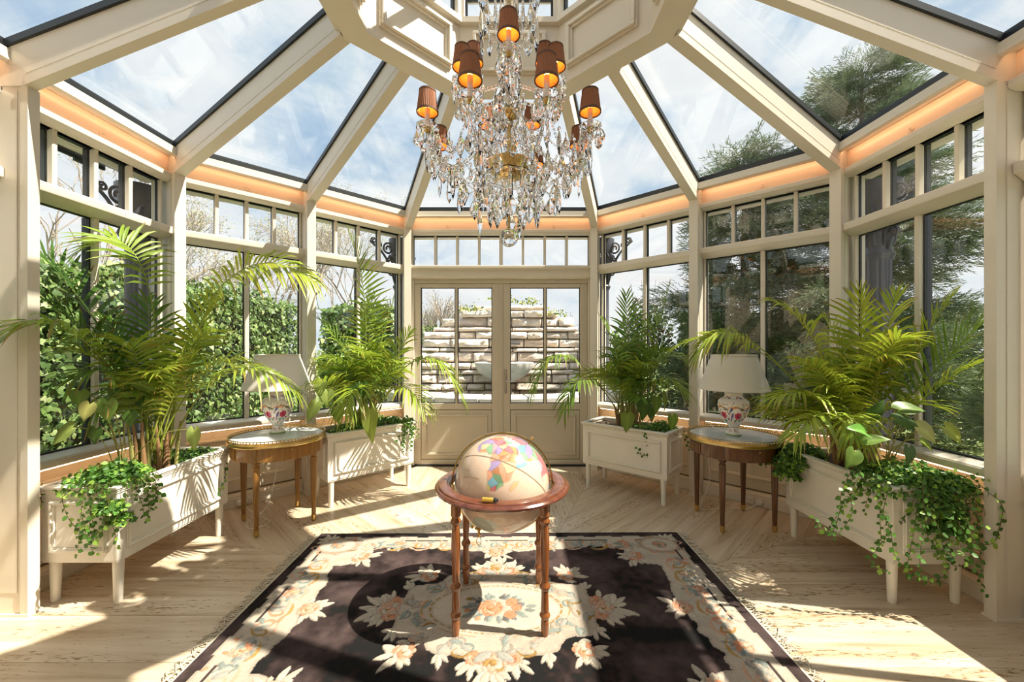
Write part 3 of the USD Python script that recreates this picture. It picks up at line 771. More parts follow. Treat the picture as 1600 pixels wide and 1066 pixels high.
def painted_vase(seed):
    z = np.array([0, .006, .012, .022, .045, .06, .07, .10, .15, .20, .245, .275, .292, .305, .32, .335, .342, .345])
    r = np.array([.052, .060, .061, .056, .034, .031, .036, .058, .090, .108, .115, .111, .098, .074, .062, .064, .068, .066])
    zz = np.linspace(0, .345, 150); rr = np.interp(zz, z, r)
    rr = np.convolve(np.pad(rr, 3, mode='edge'), np.ones(7) / 7, 'valid')
    n = 200
    m = lathe(np.stack([rr, zz], 1), n)
    th = np.arange(n) * 2 * PI / n
    TH, ZZ = np.meshgrid(th, zz); TH, ZZ = TH.T.T, ZZ
    X = (TH + PI / 2 + PI) % (2 * PI) - PI      # 0 faces -y
    Xm = X * .108
    C = np.zeros((len(zz), n, 3)) + np.array([.80, .77, .70])
    rg = np.random.default_rng(seed)

    def ell(cx, cz, a, b, ang, col, soft=False, full=1.0):
        dx, dz = Xm - cx, ZZ - cz
        u = dx * math.cos(ang) + dz * math.sin(ang); v = -dx * math.sin(ang) + dz * math.cos(ang)
        d = (u / a) ** 2 + (v / b) ** 2
        w = np.clip((1.15 - d) / .3, 0, 1)[..., None] * full
        C[:] = C * (1 - w) + w * np.asarray(col)

    def petalflower(cx, cz, s, col, dk):
        for k in range(7):
            a = k * 2 * PI / 7
            ell(cx + s * .5 * math.cos(a), cz + s * .5 * math.sin(a), s * .62, s * .45, a, np.array(col) * rg.uniform(.75, 1.2))
        ell(cx, cz, s * .4, s * .4, 0, dk)

    def branch(pts, col, w=.0022):
        p = spline(pts, 60)
        for a, b in p:
            ell(a, b, w, w, 0, col)

    def bird(cx, cz, s, ang, body, wing):
        c, d = math.cos(ang), math.sin(ang)
        ell(cx - s * 1.1 * c, cz - s * 1.1 * d, s * .9, s * .16, ang, wing)
        ell(cx, cz, s * .75, s * .33, ang, body); ell(cx + s * .62 * c, cz + s * .62 * d + s * .1, s * .26, s * .24, 0, wing)
        ell(cx - s * .1, cz + s * .12, s * .55, s * .17, ang + .3, wing)
        ell(cx + s * .95 * c, cz + s * .95 * d + s * .1, s * .16, s * .05, ang, (.05, .05, .05))
    CR, BL, OR, GR, GO, BK = (.55, .03, .09), (.06, .13, .42), (.75, .26, .06), (.09, .24, .15), (.42, .30, .10), (.06, .05, .05)
    for base in (-2.2, -1.1, 0.0, 1.1, 2.2):
        b = base * .108
        branch([(b - .05, .10), (b - .02, .15), (b + .01, .19), (b + .05, .24), (b + .06, .26)], (.30, .22, .12), .0017)
        branch([(b + .01, .19), (b + .035, .185), (b + .055, .17)], (.30, .22, .12), .0014)
        petalflower(b - .018, .168, .026, CR, (.35, .01, .05)); petalflower(b + .022, .140, .009, CR, (.5, .05, .1))
        for k in range(5):
            a = rg.uniform(-2.6, -.4)
            ell(b - .018 + .025 * math.cos(a), .138 + .018 * math.sin(a), .013, .0045, a, GR)
        bird(b + .005, .222, .027, -.45, GO, (.10, .12, .08)); bird(b - .045, .235, .026, .1, OR, (.60, .30, .10)); bird(b + .05, .215, .024, 1.0, BL, (.08, .08, .20))
        bird(b + .055, .165, .027, 1.2, BL, (.25, .10, .30)); bird(b + .02, .305, .021, -.3, (.45, .12, .05), (.12, .16, .34)); bird(b + .012, .04, .013, -.5, BL, CR)
        petalflower(b - .03, .045, .010, CR, (.4, .02, .05)); petalflower(b - .022, .307, .007, (.6, .08, .08), OR)
        for k in range(22):
            ell(b + rg.uniform(-.06, .06), rg.uniform(.08, .28), rg.uniform(.004, .010), .0026, rg.uniform(0, 3), [GR, BL, OR, BK][k % 4])
    for lev, col, w in ((.010, (.25, .34, .12), .008), (.068, (.20, .26, .10), .0025), (.300, (.45, .42, .30), .0015), (.338, (.5, .4, .2), .0015)):
        wgt = np.clip((w - abs(ZZ - lev)) / w * 2, 0, 1)[..., None]
        C[:] = C * (1 - wgt) + wgt * np.asarray(col)
    cc = C.reshape(-1, 3)
    extra = len(m.vertices) - len(cc)
    return m, np.vstack([cc, np.tile([.25, .34, .12], (extra, 1))])


VM, VC = painted_vase(3)


def table_lamp(label, loc, rotz):
    t = thing('table_lamp', label, 'table lamp', loc, rotz, 'porcelain table lamps')
    obj('vase', VM, VASEM, t, colors=VC)
    obj('brass_neck', lathe([(.03, .340), (.034, .346), (.022, .352), (.012, .36), (.010, .385), (.014, .39), (.010, .40), (.006, .42), (.006, .60), (0, .60)], 20), BRASS, t)
    n = 72
    sh = [(.250, .370), (.252, .372), (.252, .378), (.163, .636), (.165, .640), (.164, .645), (.160, .645), (.159, .638), (.2475, .376), (.247, .371), (.250, .370)]
    shade = obj('lamp_shade', lathe(sh, n), SHADE_WHITE, t)
    obj('shade_trim', lathe([(.2505, .368), (.2545, .368), (.2535, .376), (.2505, .376), (.2505, .368)], n), CANDLE, shade)
    obj('shade_trim', lathe([(.1635, .637), (.1670, .637), (.1665, .647), (.1625, .647), (.1635, .637)], n), CANDLE, shade)
    obj('shade_spider', cat([tube([(-.160, 0, .60), (0, 0, .598), (.160, 0, .60)], .002, 5), tube([(0, -.160, .60), (0, .0, .598), (0, .160, .60)], .002, 5)]), BRASS, t)
    return t


def cord(lamp, base, pts, sw, plug):
    B = np.asarray(base, float)
    w = obj('cord', tube(spline(np.asarray(pts) - B, 70), .0028, 6), WHITE_PL, lamp, label='white lamp cord')
    s = np.asarray(sw, float) - B
    obj('inline_switch', box(s[0] - .010, s[0] + .010, s[1] - .008, s[1] + .008, s[2] - .034, s[2] + .034, .006), WHITE_PL, w)
    p = np.asarray(plug, float) - B
    obj('plug', box(p[0] - .018, p[0] + .018, p[1] - .02, p[1] + .02, p[2] - .018, p[2] + .018, .006), WHITE_PL, w)


LB_L, LB_R = (-1.925, 3.27, TZ), (1.775, 3.19, TZ)
LAMP_L = table_lamp('table lamp with a white cone shade on the honey-brown table, behind palm fronds', LB_L, 0)
LAMP_R = table_lamp('table lamp with a white cone shade on the dark walnut table, right of the door', LB_R, 0)
o1, u1, n1 = eframe(1); o3, u3, n3 = eframe(3)
pl1 = o1 + u1 * .464 + n1 * .085 + np.array([0, 0, .045])
cord(LAMP_L, LB_L, [(-1.925, 3.27, TZ + .012), (-1.96, 3.42, TZ + .012), (-2.03, 3.53, TZ + .04), (-2.05, 3.545, .60), (-2.05, 3.50, .45), (-2.05, 3.44, .25), (-2.07, 3.36, .05), (-2.10, 3.16, .004), (-1.99, 3.05, .004), (-1.93, 3.17, .004), (-2.08, 3.27, .01), pl1 + n1 * .02], (-2.05, 3.50, .45), pl1)
pl3 = o3 + u3 * 1.678 + n3 * .085 + np.array([0, 0, .045])
cord(LAMP_R, LB_R, [(1.775, 3.19, TZ + .012), (1.74, 3.40, TZ + .012), (1.73, 3.53, TZ + .035), (1.72, 3.545, .60), (1.715, 3.50, .48), (1.72, 3.46, .25), (1.66, 3.45, .08), (1.62, 3.42, .004), (1.80, 3.44, .004), (1.93, 3.44, .004), (2.0, 3.40, .01), pl3 + n3 * .02], (1.715, 3.50, .48), pl3)

# ---- the globe in its stand
GX, GY, GZ = -0.052, 2.125, 0.675
GR_ = 0.25
globe = thing('floor_globe', 'large terrestrial globe in a mahogany four-legged stand on the rug', 'globe', (GX, GY, 0), 0)
obj('horizon_ring', lathe([(.272, GZ - .012), (.276, GZ - .022), (.30, GZ - .026), (.338, GZ - .024), (.352, GZ - .014), (.354, GZ - .004), (.346, GZ + .004), (.338, GZ + .006), (.334, GZ + .012), (.326, GZ + .014), (.284, GZ + .014), (.276, GZ + .010), (.272, GZ + .004), (.272, GZ - .012)], 96), MAHOG, globe)
lp = [(.022, GZ - .02), (.024, GZ - .03), (.024, GZ - .085), (.021, GZ - .09), (.017, GZ - .096), (.024, GZ - .108), (.025, GZ - .114), (.021, GZ - .124), (.016, GZ - .13), (.018, GZ - .14), (.0215, GZ - .18), (.022, GZ - .23), (.019, .34),
      (.0165, .275), (.018, .268), (.026, .255), (.027, .248), (.023, .238), (.018, .232), (.0165, .215), (.019, .16), (.020, .135), (.018, .127), (.025, .116), (.026, .110), (.022, .100), (.017, .094), (.019, .085), (.020, .06), (.016, .02), (.014, .0)]
for sx in (-1, 1):
    for sy in (-1, 1):
        obj('leg', move(lathe(lp, 24), (sx * .214 - .004, sy * .211, 0)), MAHOG_L, globe)
# map on the ball
v_c = np.array([0.05, -2.125, 0.725]); v_c /= np.linalg.norm(v_c)
up0 = np.array([0, 0, 1.0]) - v_c * v_c[2]; up0 /= np.linalg.norm(up0)
rt0 = np.cross(up0, v_c)          # image right as seen by the viewer
tiltA = math.radians(24)
nrm_img = up0 * math.cos(tiltA) + rt0 * math.sin(tiltA)
lat_c, lon_c = math.radians(-21), math.radians(33)
axis = v_c * math.sin(lat_c) + nrm_img * math.cos(lat_c); axis /= np.linalg.norm(axis)
e0 = v_c - axis * (v_c @ axis); e0 /= np.linalg.norm(e0)      # direction of lon_c on the equator
e90 = np.cross(axis, e0)
nu, nv = 460, 230
bm = lathe(np.stack([np.sin(np.linspace(1e-4, PI - 1e-4, nv)), -np.cos(np.linspace(1e-4, PI - 1e-4, nv))], 1), nu)
D = np.asarray(bm.vertices); D = D / np.linalg.norm(D, axis=1, keepdims=True)
Wd = D[:, :1] * e0 + D[:, 1:2] * e90 + D[:, 2:] * axis
LAT = np.degrees(np.arcsin(np.clip(D[:, 2], -1, 1))); LON = (np.degrees(np.arctan2(D[:, 1], D[:, 0])) + 33 + 180) % 360 - 180
LANDS = {
    'africa': [(-6, 35.5), (3, 37), (10, 37), (11, 34), (20, 31), (30, 31.3), (33, 30), (35, 25), (37, 21), (39, 16), (43, 12), (51, 12), (50, 8), (45, 2), (41, -2), (39, -6), (40, -11), (40, -16), (35, -20), (35, -24), (32, -28), (28, -33), (22, -34), (18, -34), (17, -29), (14, -22), (12, -17), (13.5, -9), (12, -5), (9, -1), (9.5, 4), (5, 4.5), (2, 6.3), (-4, 5.2), (-8, 4.5), (-13, 8), (-16.5, 13), (-17, 17), (-16, 22), (-13, 27), (-9.5, 31)],
    'madagascar': [(49.5, -12), (50.5, -16), (48, -22), (46.5, -25.5), (44, -24), (44, -20), (45, -16)],
    'eurasia': [(-9, 37), (-9, 43), (-1, 44), (-4, 48), (3, 51), (9, 54), (10, 58), (6, 61), (14, 67), (25, 71), (40, 67), (60, 69), (75, 73), (105, 77), (140, 73), (180, 69), (180, 63), (160, 60), (143, 58), (140, 52), (131, 43), (127, 37), (122, 40), (119, 35), (121, 29), (113, 22), (108, 20), (107, 11), (101, 13), (103, 2), (99, 8), (97, 16), (92, 22), (87, 21), (80, 14), (77, 8), (73, 18), (70, 22), (66, 25), (57, 27), (51, 27), (48, 30), (56, 24), (59, 22), (54, 17), (45, 13), (42, 17), (37, 23), (34, 28), (35, 33), (36, 36), (28, 37), (26, 40), (22, 37), (19, 42), (13, 45), (18, 40), (16, 38), (11, 43), (3, 43), (0, 39), (-5, 36)],
    'samerica': [(-80, 0), (-77, 8), (-62, 10), (-50, 0), (-35, -6), (-39, -15), (-48, -26), (-57, -37), (-65, -45), (-69, -54), (-74, -50), (-71, -30), (-70, -18), (-81, -5)],
    'australia': [(114, -22), (122, -17), (131, -12), (136, -12), (141, -13), (146, -19), (153, -27), (150, -37), (143, -39), (135, -34), (124, -33), (115, -34)],
    'antarctica': [(-180, -90), (-180, -76), (-150, -77), (-120, -73), (-75, -72), (-58, -63), (-62, -74), (-40, -78), (-20, -73), (0, -70), (30, -69), (55, -66), (75, -69), (90, -66), (120, -66), (150, -68), (170, -72), (180, -77), (180, -90)],
    'britain': [(-5, 50), (1, 51.5), (-2, 55.5), (-4, 58.5), (-5, 55)], 'sumatra': [(96, 5), (106, -5), (103, -4)], 'lanka': [(80, 9), (82, 7), (80, 6)]}
PALE = np.array([.62, .47, .36])
COL = PALE + .03 * (meshkit.fbm(D * 4, 3, 5) - .5)[:, None]
PALETTE = np.array([(.55, .13, .15), (.14, .34, .44), (.60, .24, .08), (.19, .36, .19), (.58, .28, .32), (.50, .42, .13), (.30, .22, .42), (.62, .28, .16), (.30, .46, .46), (.56, .44, .25)])
srng = np.random.default_rng(21)
for nm, pg in LANDS.items():
    P = Polygon(pg).buffer(0)
    jit = 2.2 * (meshkit.fbm(D * 11, 3, 8) - .5)
    inside = shapely.contains_xy(P, LON + jit, LAT + jit[::-1] * .6)
    near = shapely.contains_xy(P.buffer(1.0), LON + jit, LAT + jit[::-1] * .6) & ~inside
    k = {'africa': 46, 'eurasia': 60, 'samerica': 14, 'antarctica': 1, 'australia': 6}.get(nm, 1)
    x0, y0, x1, y1 = P.bounds
    sd = np.stack([srng.uniform(x0, x1, k), srng.uniform(y0, y1, k)], 1)
    pick = srng.integers(0, len(PALETTE), k)
    warp = 2.5 * (meshkit.fbm(D * 7, 3, 14) - .5)
    q = np.stack([LON[inside] + warp[inside], LAT[inside] + warp[inside]], 1)
    dd = np.linalg.norm(q[:, None] - sd[None], axis=2)
    o = np.sort(dd, axis=1)
    c = PALETTE[pick[dd.argmin(1)]] * .88 + .04
    if nm == 'antarctica':
        c[:] = (.42, .46, .40)
    if nm == 'madagascar':
        c[:] = (.75, .42, .22)
    if k > 1:
        c = np.where((o[:, 1] - o[:, 0] < .55)[:, None], c * .65, c)
    COL[inside] = c
    COL[near] = COL[near] * np.array([.80, .80, .80])
COL[abs(LAT) < .62] = (.22, .15, .10)
gr = (abs((LON + 7.5) % 15 - 7.5) < .36 / np.maximum(np.cos(np.radians(LAT)), .2)) | (abs((LAT + 7.5) % 15 - 7.5) < .36)
COL[gr] *= .93
bm.vertices = Wd * GR_ + np.array([0, 0, GZ])
obj('globe_ball', bm, mat_vc('printed_globe', 0.18, coat_weight=0.5), globe, colors=np.clip(COL, 0, 1))


def globe_text(s, lat, lon0, h):
    m = meshkit.text_mesh(s, h, .0004); v = np.asarray(m.vertices); r = GR_ + .0004
    la = np.radians(lat) + v[:, 1] / GR_; lo = np.radians(lon0 - 33) + v[:, 0] / GR_ / math.cos(math.radians(lat))
    d = np.cos(la)[:, None] * (np.cos(lo)[:, None] * e0 + np.sin(lo)[:, None] * e90) + np.sin(la)[:, None] * axis
    return T(d * (r + v[:, 2:]) + np.array([0, 0, GZ]), m.faces)


INK = mat('map_ink', (0.22, 0.16, 0.12), .6)
obj('map_lettering', cat([globe_text('S O U T H', -18, -22, .006), globe_text('A T L A N T I C   O C E A N', -26, -22, .006), globe_text('I N D I A N   O C E A N', -30, 58, .006), globe_text('A F R I C A', 5, 16, .008)]), INK, globe)
ring = []
th = np.linspace(0, 2 * PI, 121)
for r0, r1, hw in ((.262, .270, .007),):
    v = []
    for a in th[:-1]:
        d = np.array([math.cos(a), 0, math.sin(a)])
        for rr, y in ((r0, -hw), (r1, -hw), (r1, hw), (r0, hw)):
            v.append(d * rr + np.array([0, y, GZ]))
    q = []
    for k in range(120):
        j = (k + 1) % 120
        q += [(k * 4 + c, k * 4 + (c + 1) % 4, j * 4 + (c + 1) % 4, j * 4 + c) for c in range(4)]
    rm = T(v, quads(q)); rm.fix_normals(); ring.append(rm)
obj('meridian_ring', cat(ring), BRASS_P, globe)
pin_a = math.radians(56); pv = np.array([math.cos(pin_a), 0, math.sin(pin_a)])
pins = []
for sg in (1, -1):
    pins.append(tube([np.array([0, 0, GZ]) + sg * pv * .25, np.array([0, 0, GZ]) + sg * pv * .285], .005, 10))
    c = trimesh.creation.icosphere(2, .008); pins.append(move(c, np.array([0, 0, GZ]) + sg * pv * .287))
obj('axis_pin', cat(pins[:2]), BRASS, globe); obj('axis_pin', cat(pins[2:]), BRASS, globe)
kb = np.array([0, 0, GZ]) - pv * .272 * 1.0
obj('pole_bracket', cat([move(lathe([(.001, .01), (.020, .008), (.022, .004), (.008, 0), (.006, -.02), (.010, -.028), (.004, -.04), (0, -.04)][::-1], 16), kb + np.array([0.03, -.03, -.01])),
                         tube(kb + np.array([0.03, -.03, -.05]) + np.stack([.012 * np.sin(np.linspace(0, 2 * PI, 25)), 0 * th[:25], -.022 + .022 * np.cos(np.linspace(0, 2 * PI, 25))], 1), .0018, 5)]), BRASS, globe)
t = thing('brass_tube', 'small yellow brass tube with a black end lying on the wooden globe ring', 'tube', (GX - .058, GY - .31, GZ + .027), -8)
obj('tube_body', move(lathe([(0, 0), (.010, 0), (.011, .003), (.011, .05), (.010, .052), (0, .052)], 16), (-.026, 0, 0), ry=PI / 2), mat('yellow_brass', (.62, .42, .08), .3, .6), t)
obj('tube_end', move(lathe([(0, 0), (.010, 0), (.0105, .012), (.007, .016), (.007, .022), (0, .023)], 16), (.0255, 0, 0), ry=PI / 2), BLACK, t)

# ================================================================== RUG (carved pile; pattern woven as vertex colours)
RX, RY = 1.325, 0.855
RCX, RCY = -0.085, 2.115
NX, NY = 560, 362
ux = np.linspace(-RX, RX, NX); uy = np.linspace(-RY, RY, NY)
UX, UY = np.meshgrid(ux, uy, indexing='ij')
PLUM = np.array([.034, .023, .022]); CREAM = np.array([.45, .385, .31]); LCREAM = np.array([.50, .44, .355]); PEACH = np.array([.56, .25, .14]); LPEACH = np.array([.55, .35, .245])
GREY = np.array([.22, .25, .225]); LGREY = np.array([.34, .335, .295]); OCHRE = np.array([.28, .17, .055]); DGREY = np.array([.12, .115, .11])
RCOL = np.tile(PLUM, (NX, NY, 1)); RH = np.zeros((NX, NY))
fb = meshkit.fbm(np.stack([UX * 5, UY * 5, UX * 0], -1), 4, 3); fb2 = meshkit.fbm(np.stack([UX * 22, UY * 22, UX * 0], -1), 3, 4)
RCOL *= (1 + 4.2 * np.clip(fb - .47, -.2, .35) + 1.8 * (fb2 - .5))[..., None]


def win(cx, cy, r):
    i0, i1 = np.searchsorted(ux, (cx - r, cx + r)); j0, j1 = np.searchsorted(uy, (cy - r, cy + r))
    return slice(max(i0, 0), i1), slice(max(j0, 0), j1)


def dab(cx, cy, a, b, ang, col, h=.0, petal=False, groove=True):
    """An ellipse, or a pointed petal starting at (cx, cy)."""
    if petal:
        mx, my = cx + a * math.cos(ang), cy + a * math.sin(ang)
    else:
        mx, my = cx, cy
    r = max(a, b) * 1.35 + .01
    I, J = win(mx, my, r)
    if I.stop <= I.start or J.stop <= J.start:
        return
    dx, dy = UX[I, J] - mx, UY[I, J] - my
    u = (dx * math.cos(ang) + dy * math.sin(ang)) / a; v = (-dx * math.sin(ang) + dy * math.cos(ang)) / b
    if petal:
        w_ = np.clip(1 - np.abs(u), 0, 1); prof = np.sqrt(np.clip(1 - u * u, 0, 1)) * np.clip(1.0 - .45 * np.maximum(u, 0) ** 2, 0, 1)
        d = np.where(np.abs(u) < 1, np.abs(v) / np.maximum(prof, 1e-3), 9)
    else:
        d = np.sqrt(u * u + v * v)
    c = RCOL[I, J]; hh = RH[I, J]
    if groove:
        g = (d >= 1) & (d < 1.22)
        c[g] *= .80; hh[g] = np.minimum(hh[g], .0005)
    m = d < 1
    c[m] = np.asarray(col) * (1 - .10 * (np.clip(d[m], 0, 1) ** 3))[:, None] * (1 - .10 * (np.abs(v[m]) < .10))[:, None]
    hh[m] = h + .003 * np.sqrt(np.clip(1 - d[m] ** 2, 0, 1))


def stroke(pts, w, col, h=.002, n=70, taper=True):
    p = spline(pts, n)
    for k, (x, y) in enumerate(p):
        t = k / (n - 1); ww = w * (1 if not taper else (.35 + .65 * math.sin(PI * min(1, t * 1.15 + .02))))
        dab(x, y, ww, ww, 0, col, h, groove=False)


srg = np.random.default_rng(5)


def blossom(cx, cy, r, pal, n=8, rot=0.0):
    r *= 1.18
    for ring_, (rr, nn) in enumerate(((r * .62, n), (r * .36, max(5, n - 3)))):
        for k in range(nn):
            a = rot + (k + .5 * ring_) * 2 * PI / nn
            dab(cx + rr * .75 * math.cos(a), cy + rr * .75 * math.sin(a), r * .38, r * .30, a, pal[(k + ring_) % len(pal)], .003)
    dab(cx, cy, r * .22, r * .22, 0, pal[-1], .004)
    stroke([(cx - r * .2, cy - r * .1), (cx, cy - r * .22), (cx + r * .2, cy - r * .06)], r * .06, OCHRE)


def leaf_fan(cx, cy, a0, spread, n, L, wd, cols, base=.0):
    for k in range(n):
        a = a0 + (k / (n - 1) - .5) * spread if n > 1 else a0
        l = .80 * L * (.80 + .2 * math.cos((k / (max(n - 1, 1)) - .5) * PI)) * srg.uniform(.72, 1.15) * (.62 if n >= 6 and k % 3 == 1 else 1.0); a += srg.normal(0, .12)
        dab(cx + base * math.cos(a), cy + base * math.sin(a), l / 2, wd * srg.uniform(.65, 1.0), a, cols[k % len(cols)], .003, petal=True)


def region(mask, col, h=.002):
    edge = mask & ~(np.roll(mask, 3, 0) & np.roll(mask, -3, 0) & np.roll(mask, 3, 1) & np.roll(mask, -3, 1))
    base = np.asarray(col) * (1 + .22 * (fb2 - .5) + .35 * (fb - .5))[..., None]
    RCOL[mask] = base[mask]; RH[mask] = h; RCOL[edge] *= .85; RH[edge] = .001


# border
DE = np.minimum(RX - np.abs(UX), RY - np.abs(UY))
ang_s = np.where(RX - np.abs(UX) < RY - np.abs(UY), UY * 1.0, UX * 1.0)
scal = .020 * np.abs(np.sin(ang_s * 9.5)) + .028 * np.cos(ang_s * 4.2) + .012 * (fb2 - .5) * 4
inner = np.where(RX - np.abs(UX) < RY - np.abs(UY), .285, .225) + scal
corner = np.hypot(np.abs(UX) - (RX - .30), np.abs(UY) - (RY - .27))
bord = (DE > .055 + .012 * (np.sin(ang_s * 31) > .3)) & ((DE < inner) | (corner < .17))
region(bord, CREAM)
dash = (np.abs(DE - .118) < .0075) & (np.sin(ang_s * 11 + 1.0) > -.1) & (corner > .15)
RCOL[dash] = PLUM * 1.6; RH[dash] = 0
dash2 = (np.abs(DE - .04) < .004)
for sx in (-1, 1):
    for sy in (-1, 1):
        cx, cy = sx * (RX - .20), sy * (RY - .185)
        dab(cx, cy, .13, .095, 0, LPEACH * 1.05, .002); dab(cx, cy, .118, .083, 0, LCREAM, .002)
        blossom(cx, cy, .05, [GREY, LPEACH, LGREY, PEACH])
        for a in np.linspace(0, 2 * PI, 9)[:-1]:
            stroke([(cx + .14 * math.cos(a), cy + .105 * math.sin(a)), (cx + .17 * math.cos(a + .25), cy + .125 * math.sin(a + .25)), (cx + .155 * math.cos(a + .5), cy + .115 * math.sin(a + .5))], .007, [LPEACH, OCHRE, PEACH][int(a * 3) % 3])
        fx, fy = sx * (RX - .42), sy * (RY - .34)
        leaf_fan(fx, fy, math.atan2(-sy * .6, -sx), 3.6, 9, .13, .020, [LCREAM, CREAM], .04)
        blossom(fx, fy, .062, [LPEACH, PEACH, LPEACH, LCREAM])
        ex, ey = sx * (RX - .13), sy * (RY - .12)
        leaf_fan(ex, ey, math.atan2(sy, sx), 2.2, 5, .11, .016, [LCREAM], .02)
# long sides and short sides: rows of scrolls, leaves and blossoms in the border
for side in range(4):
    Ls = RX if side < 2 else RY
    sgn = 1 if side % 2 else -1
    n = 11 if side < 2 else 7
    for k in range(n):
        q = (k + .5) / n * 2 - 1
        q *= (Ls - .36)
        place = (lambda s_, d_: (s_, sgn * (RY - d_))) if side < 2 else (lambda s_, d_: (sgn * (RX - d_), s_))
        inn = math.atan2(-sgn, 0) if side < 2 else (PI if sgn > 0 else 0.0)
        x, y = place(q, .175)
        kind = k % 3
        if kind == 1:
            blossom(x, y, .052, [LPEACH, PEACH, GREY * 1.1, LPEACH], rot=srg.uniform(0, 3))
            leaf_fan(x, y, inn, 3.0, 6, .085, .015, [GREY, LGREY], .035)
        else:
            for d in (-1, 1):
                p = [place(q + d * .01, .13), place(q + d * .05, .17), place(q + d * .045, .215), place(q + d * .015, .205), place(q + d * .02, .185)]
                stroke(p, .0085, [LPEACH, GREY, OCHRE * 1.4, PEACH][(k + (d > 0)) % 4])
            dab(x, y, .03, .016, inn + .6, LGREY, .003); dab(*place(q + .05, .145), .026, .012, inn - .9, GREY, .003)
        stroke([place(q - .07, .225), place(q - .03, .25), place(q + .02, .24), place(q + .05, .225)], .009, [LPEACH, OCHRE * 1.5][k % 2])
        for d2 in range(5):
            qx = q + srg.uniform(-.09, .09); dd = srg.uniform(.08, .24)
            dab(*place(qx, dd), srg.uniform(.012, .028), srg.uniform(.006, .011), srg.uniform(0, PI), [LPEACH, LGREY, LCREAM, CREAM * .85, PEACH][srg.integers(0, 5)], .002)
    # projecting sprays into the field
    for q in ([0.0] if side >= 2 else [-.02]):
        place = (lambda s_, d_: (s_, sgn * (RY - d_))) if side < 2 else (lambda s_, d_: (sgn * (RX - d_), s_))
        inn = math.atan2(-sgn, 0) if side < 2 else (PI if sgn > 0 else 0.0)
        x, y = place(q, .29 if side < 2 else .33)
        leaf_fan(x, y, inn, 3.4, 9, .125, .020, [LCREAM, CREAM * 1.1], .03)
        blossom(x, y, .055, [PEACH, LPEACH, LPEACH], n=8)
# medallion
TH_ = np.arctan2(UY / .40, UX / .60)
Rn = np.hypot(UX / .60, UY / .375)
med = Rn < .93 + .055 * np.cos(TH_ * 12) + .035 * np.cos(TH_ * 4) + .02 * (fb2 - .5) * 4
region(med, CREAM * .97)
for k in range(20):
    a = k * 2 * PI / 20 + PI / 20
    ex = .60 * math.cos(a); ey = .375 * math.sin(a)
    out = math.atan2(math.sin(a) / .375, math.cos(a) / .60)
    x, y = ex * .95, ey * .95
    if k % 5 in (0, 4):
        leaf_fan(x, y, out, 2.2, 5, .12, .019, [LCREAM, LCREAM * .93], .02)
        blossom(x * .97, y * .97, .045, [LPEACH, LPEACH * .95, PEACH * 1.05])
    else:
        leaf_fan(x * .96, y * .96, out + .35 * (1 if k % 2 else -1), 1.1, 3, .10, .017, [LCREAM * .96, LCREAM], .015)
for sx in (-1, 1):
    leaf_fan(sx * .60, 0, 0 if sx > 0 else PI, 2.8, 8, .15, .022, [LCREAM, LCREAM * .92], .03); blossom(sx * .57, 0, .06, [LPEACH, LCREAM, LPEACH])
    for sy in (-1, 1):
        leaf_fan(sx * .42, sy * .30, math.atan2(sy * .8, sx * .6), 2.6, 7, .14, .021, [LCREAM, LCREAM * .93], .03); blossom(sx * .41, sy * .295, .055, [LPEACH, PEACH, LCREAM])
        for k in range(16):
            r0 = srg.uniform(.62, .86); a0 = srg.uniform(.1, 1.45)
            x, y = sx * .60 * r0 * math.cos(a0), sy * .375 * r0 * math.sin(a0)
            s_ = srg.uniform(.025, .05); ra = srg.uniform(0, 6)
            sp = [(x + s_ * math.cos(ra + q) * (1 - q * .15), y + s_ * .8 * math.sin(ra + q) * (1 - q * .15)) for q in np.linspace(0, 4.2, 7)]
            stroke(sp, .0075, [OCHRE, CREAM * .70, GREY, LPEACH, CREAM * .72][k % 5], n=40)
            dab(x, y, .035, .013, ra, [LGREY, CREAM * .85, GREY * 1.1][k % 3], .002)
for sy in (-1, 1):
    leaf_fan(0, sy * .385, sy * PI / 2, 3.0, 9, .13, .020, [LCREAM, LCREAM * .92], .03); blossom(0, sy * .37, .06, [LPEACH, LCREAM * .95, LPEACH, OCHRE * 1.3])
    for sx in (-1, 1):
        dab(sx * .05, sy * .335, .045, .022, sx * sy * .6, LGREY, .003)
        stroke([(sx * .10, sy * .30), (sx * .14, sy * .335), (sx * .19, sy * .315), (sx * .17, sy * .28)], .007, OCHRE)
oval = np.hypot(UX / .335, UY / .185)
region(oval < 1.02, LCREAM * 1.0, .002)
rim_ = (np.abs(oval - 1.04) < .016) & (np.sin(np.arctan2(UY, UX) * 46) > -.55)
RCOL[rim_] = OCHRE * 1.1
rim2 = (np.abs(oval - 1.17) < .012) & (np.cos(np.arctan2(UY / .185, UX / .335) * 6) > -.2)
RCOL[rim2] = OCHRE * 1.2
for k in range(26):
    a = k * 2 * PI / 26 + srg.uniform(-.1, .1); rr = srg.uniform(.35, .62)
    dab(.26 * rr * math.cos(a), .14 * rr * math.sin(a), .030, .013, math.atan2(.14 * math.sin(a), .26 * math.cos(a)), [GREY, GREY * .85, DGREY * 1.6, GREY * 1.15][k % 4], .003, petal=True)
blossom(-.03, 0, .068, [PEACH, PEACH * 1.1, LPEACH, PEACH], n=10)
blossom(.085, .045, .036, [PEACH * 1.05, PEACH]); blossom(.075, -.055, .034, [PEACH, PEACH * .95]); blossom(.11, 0, .030, [PEACH * .9, PEACH])
for (x, y, c) in ((-.10, .05, DGREY), (.03, .085, DGREY), (-.02, .09, GREY), (.05, -.09, DGREY), (-.09, -.085, PEACH), (-.15, -.02, PEACH * .8), (-.15, .075, OCHRE)):
    dab(x, y, .016, .013, 0, c, .003)
grain = srg.normal(1, .05, (NX, NY, 1)) * srg.normal(1, .03, (NX, NY, 1))
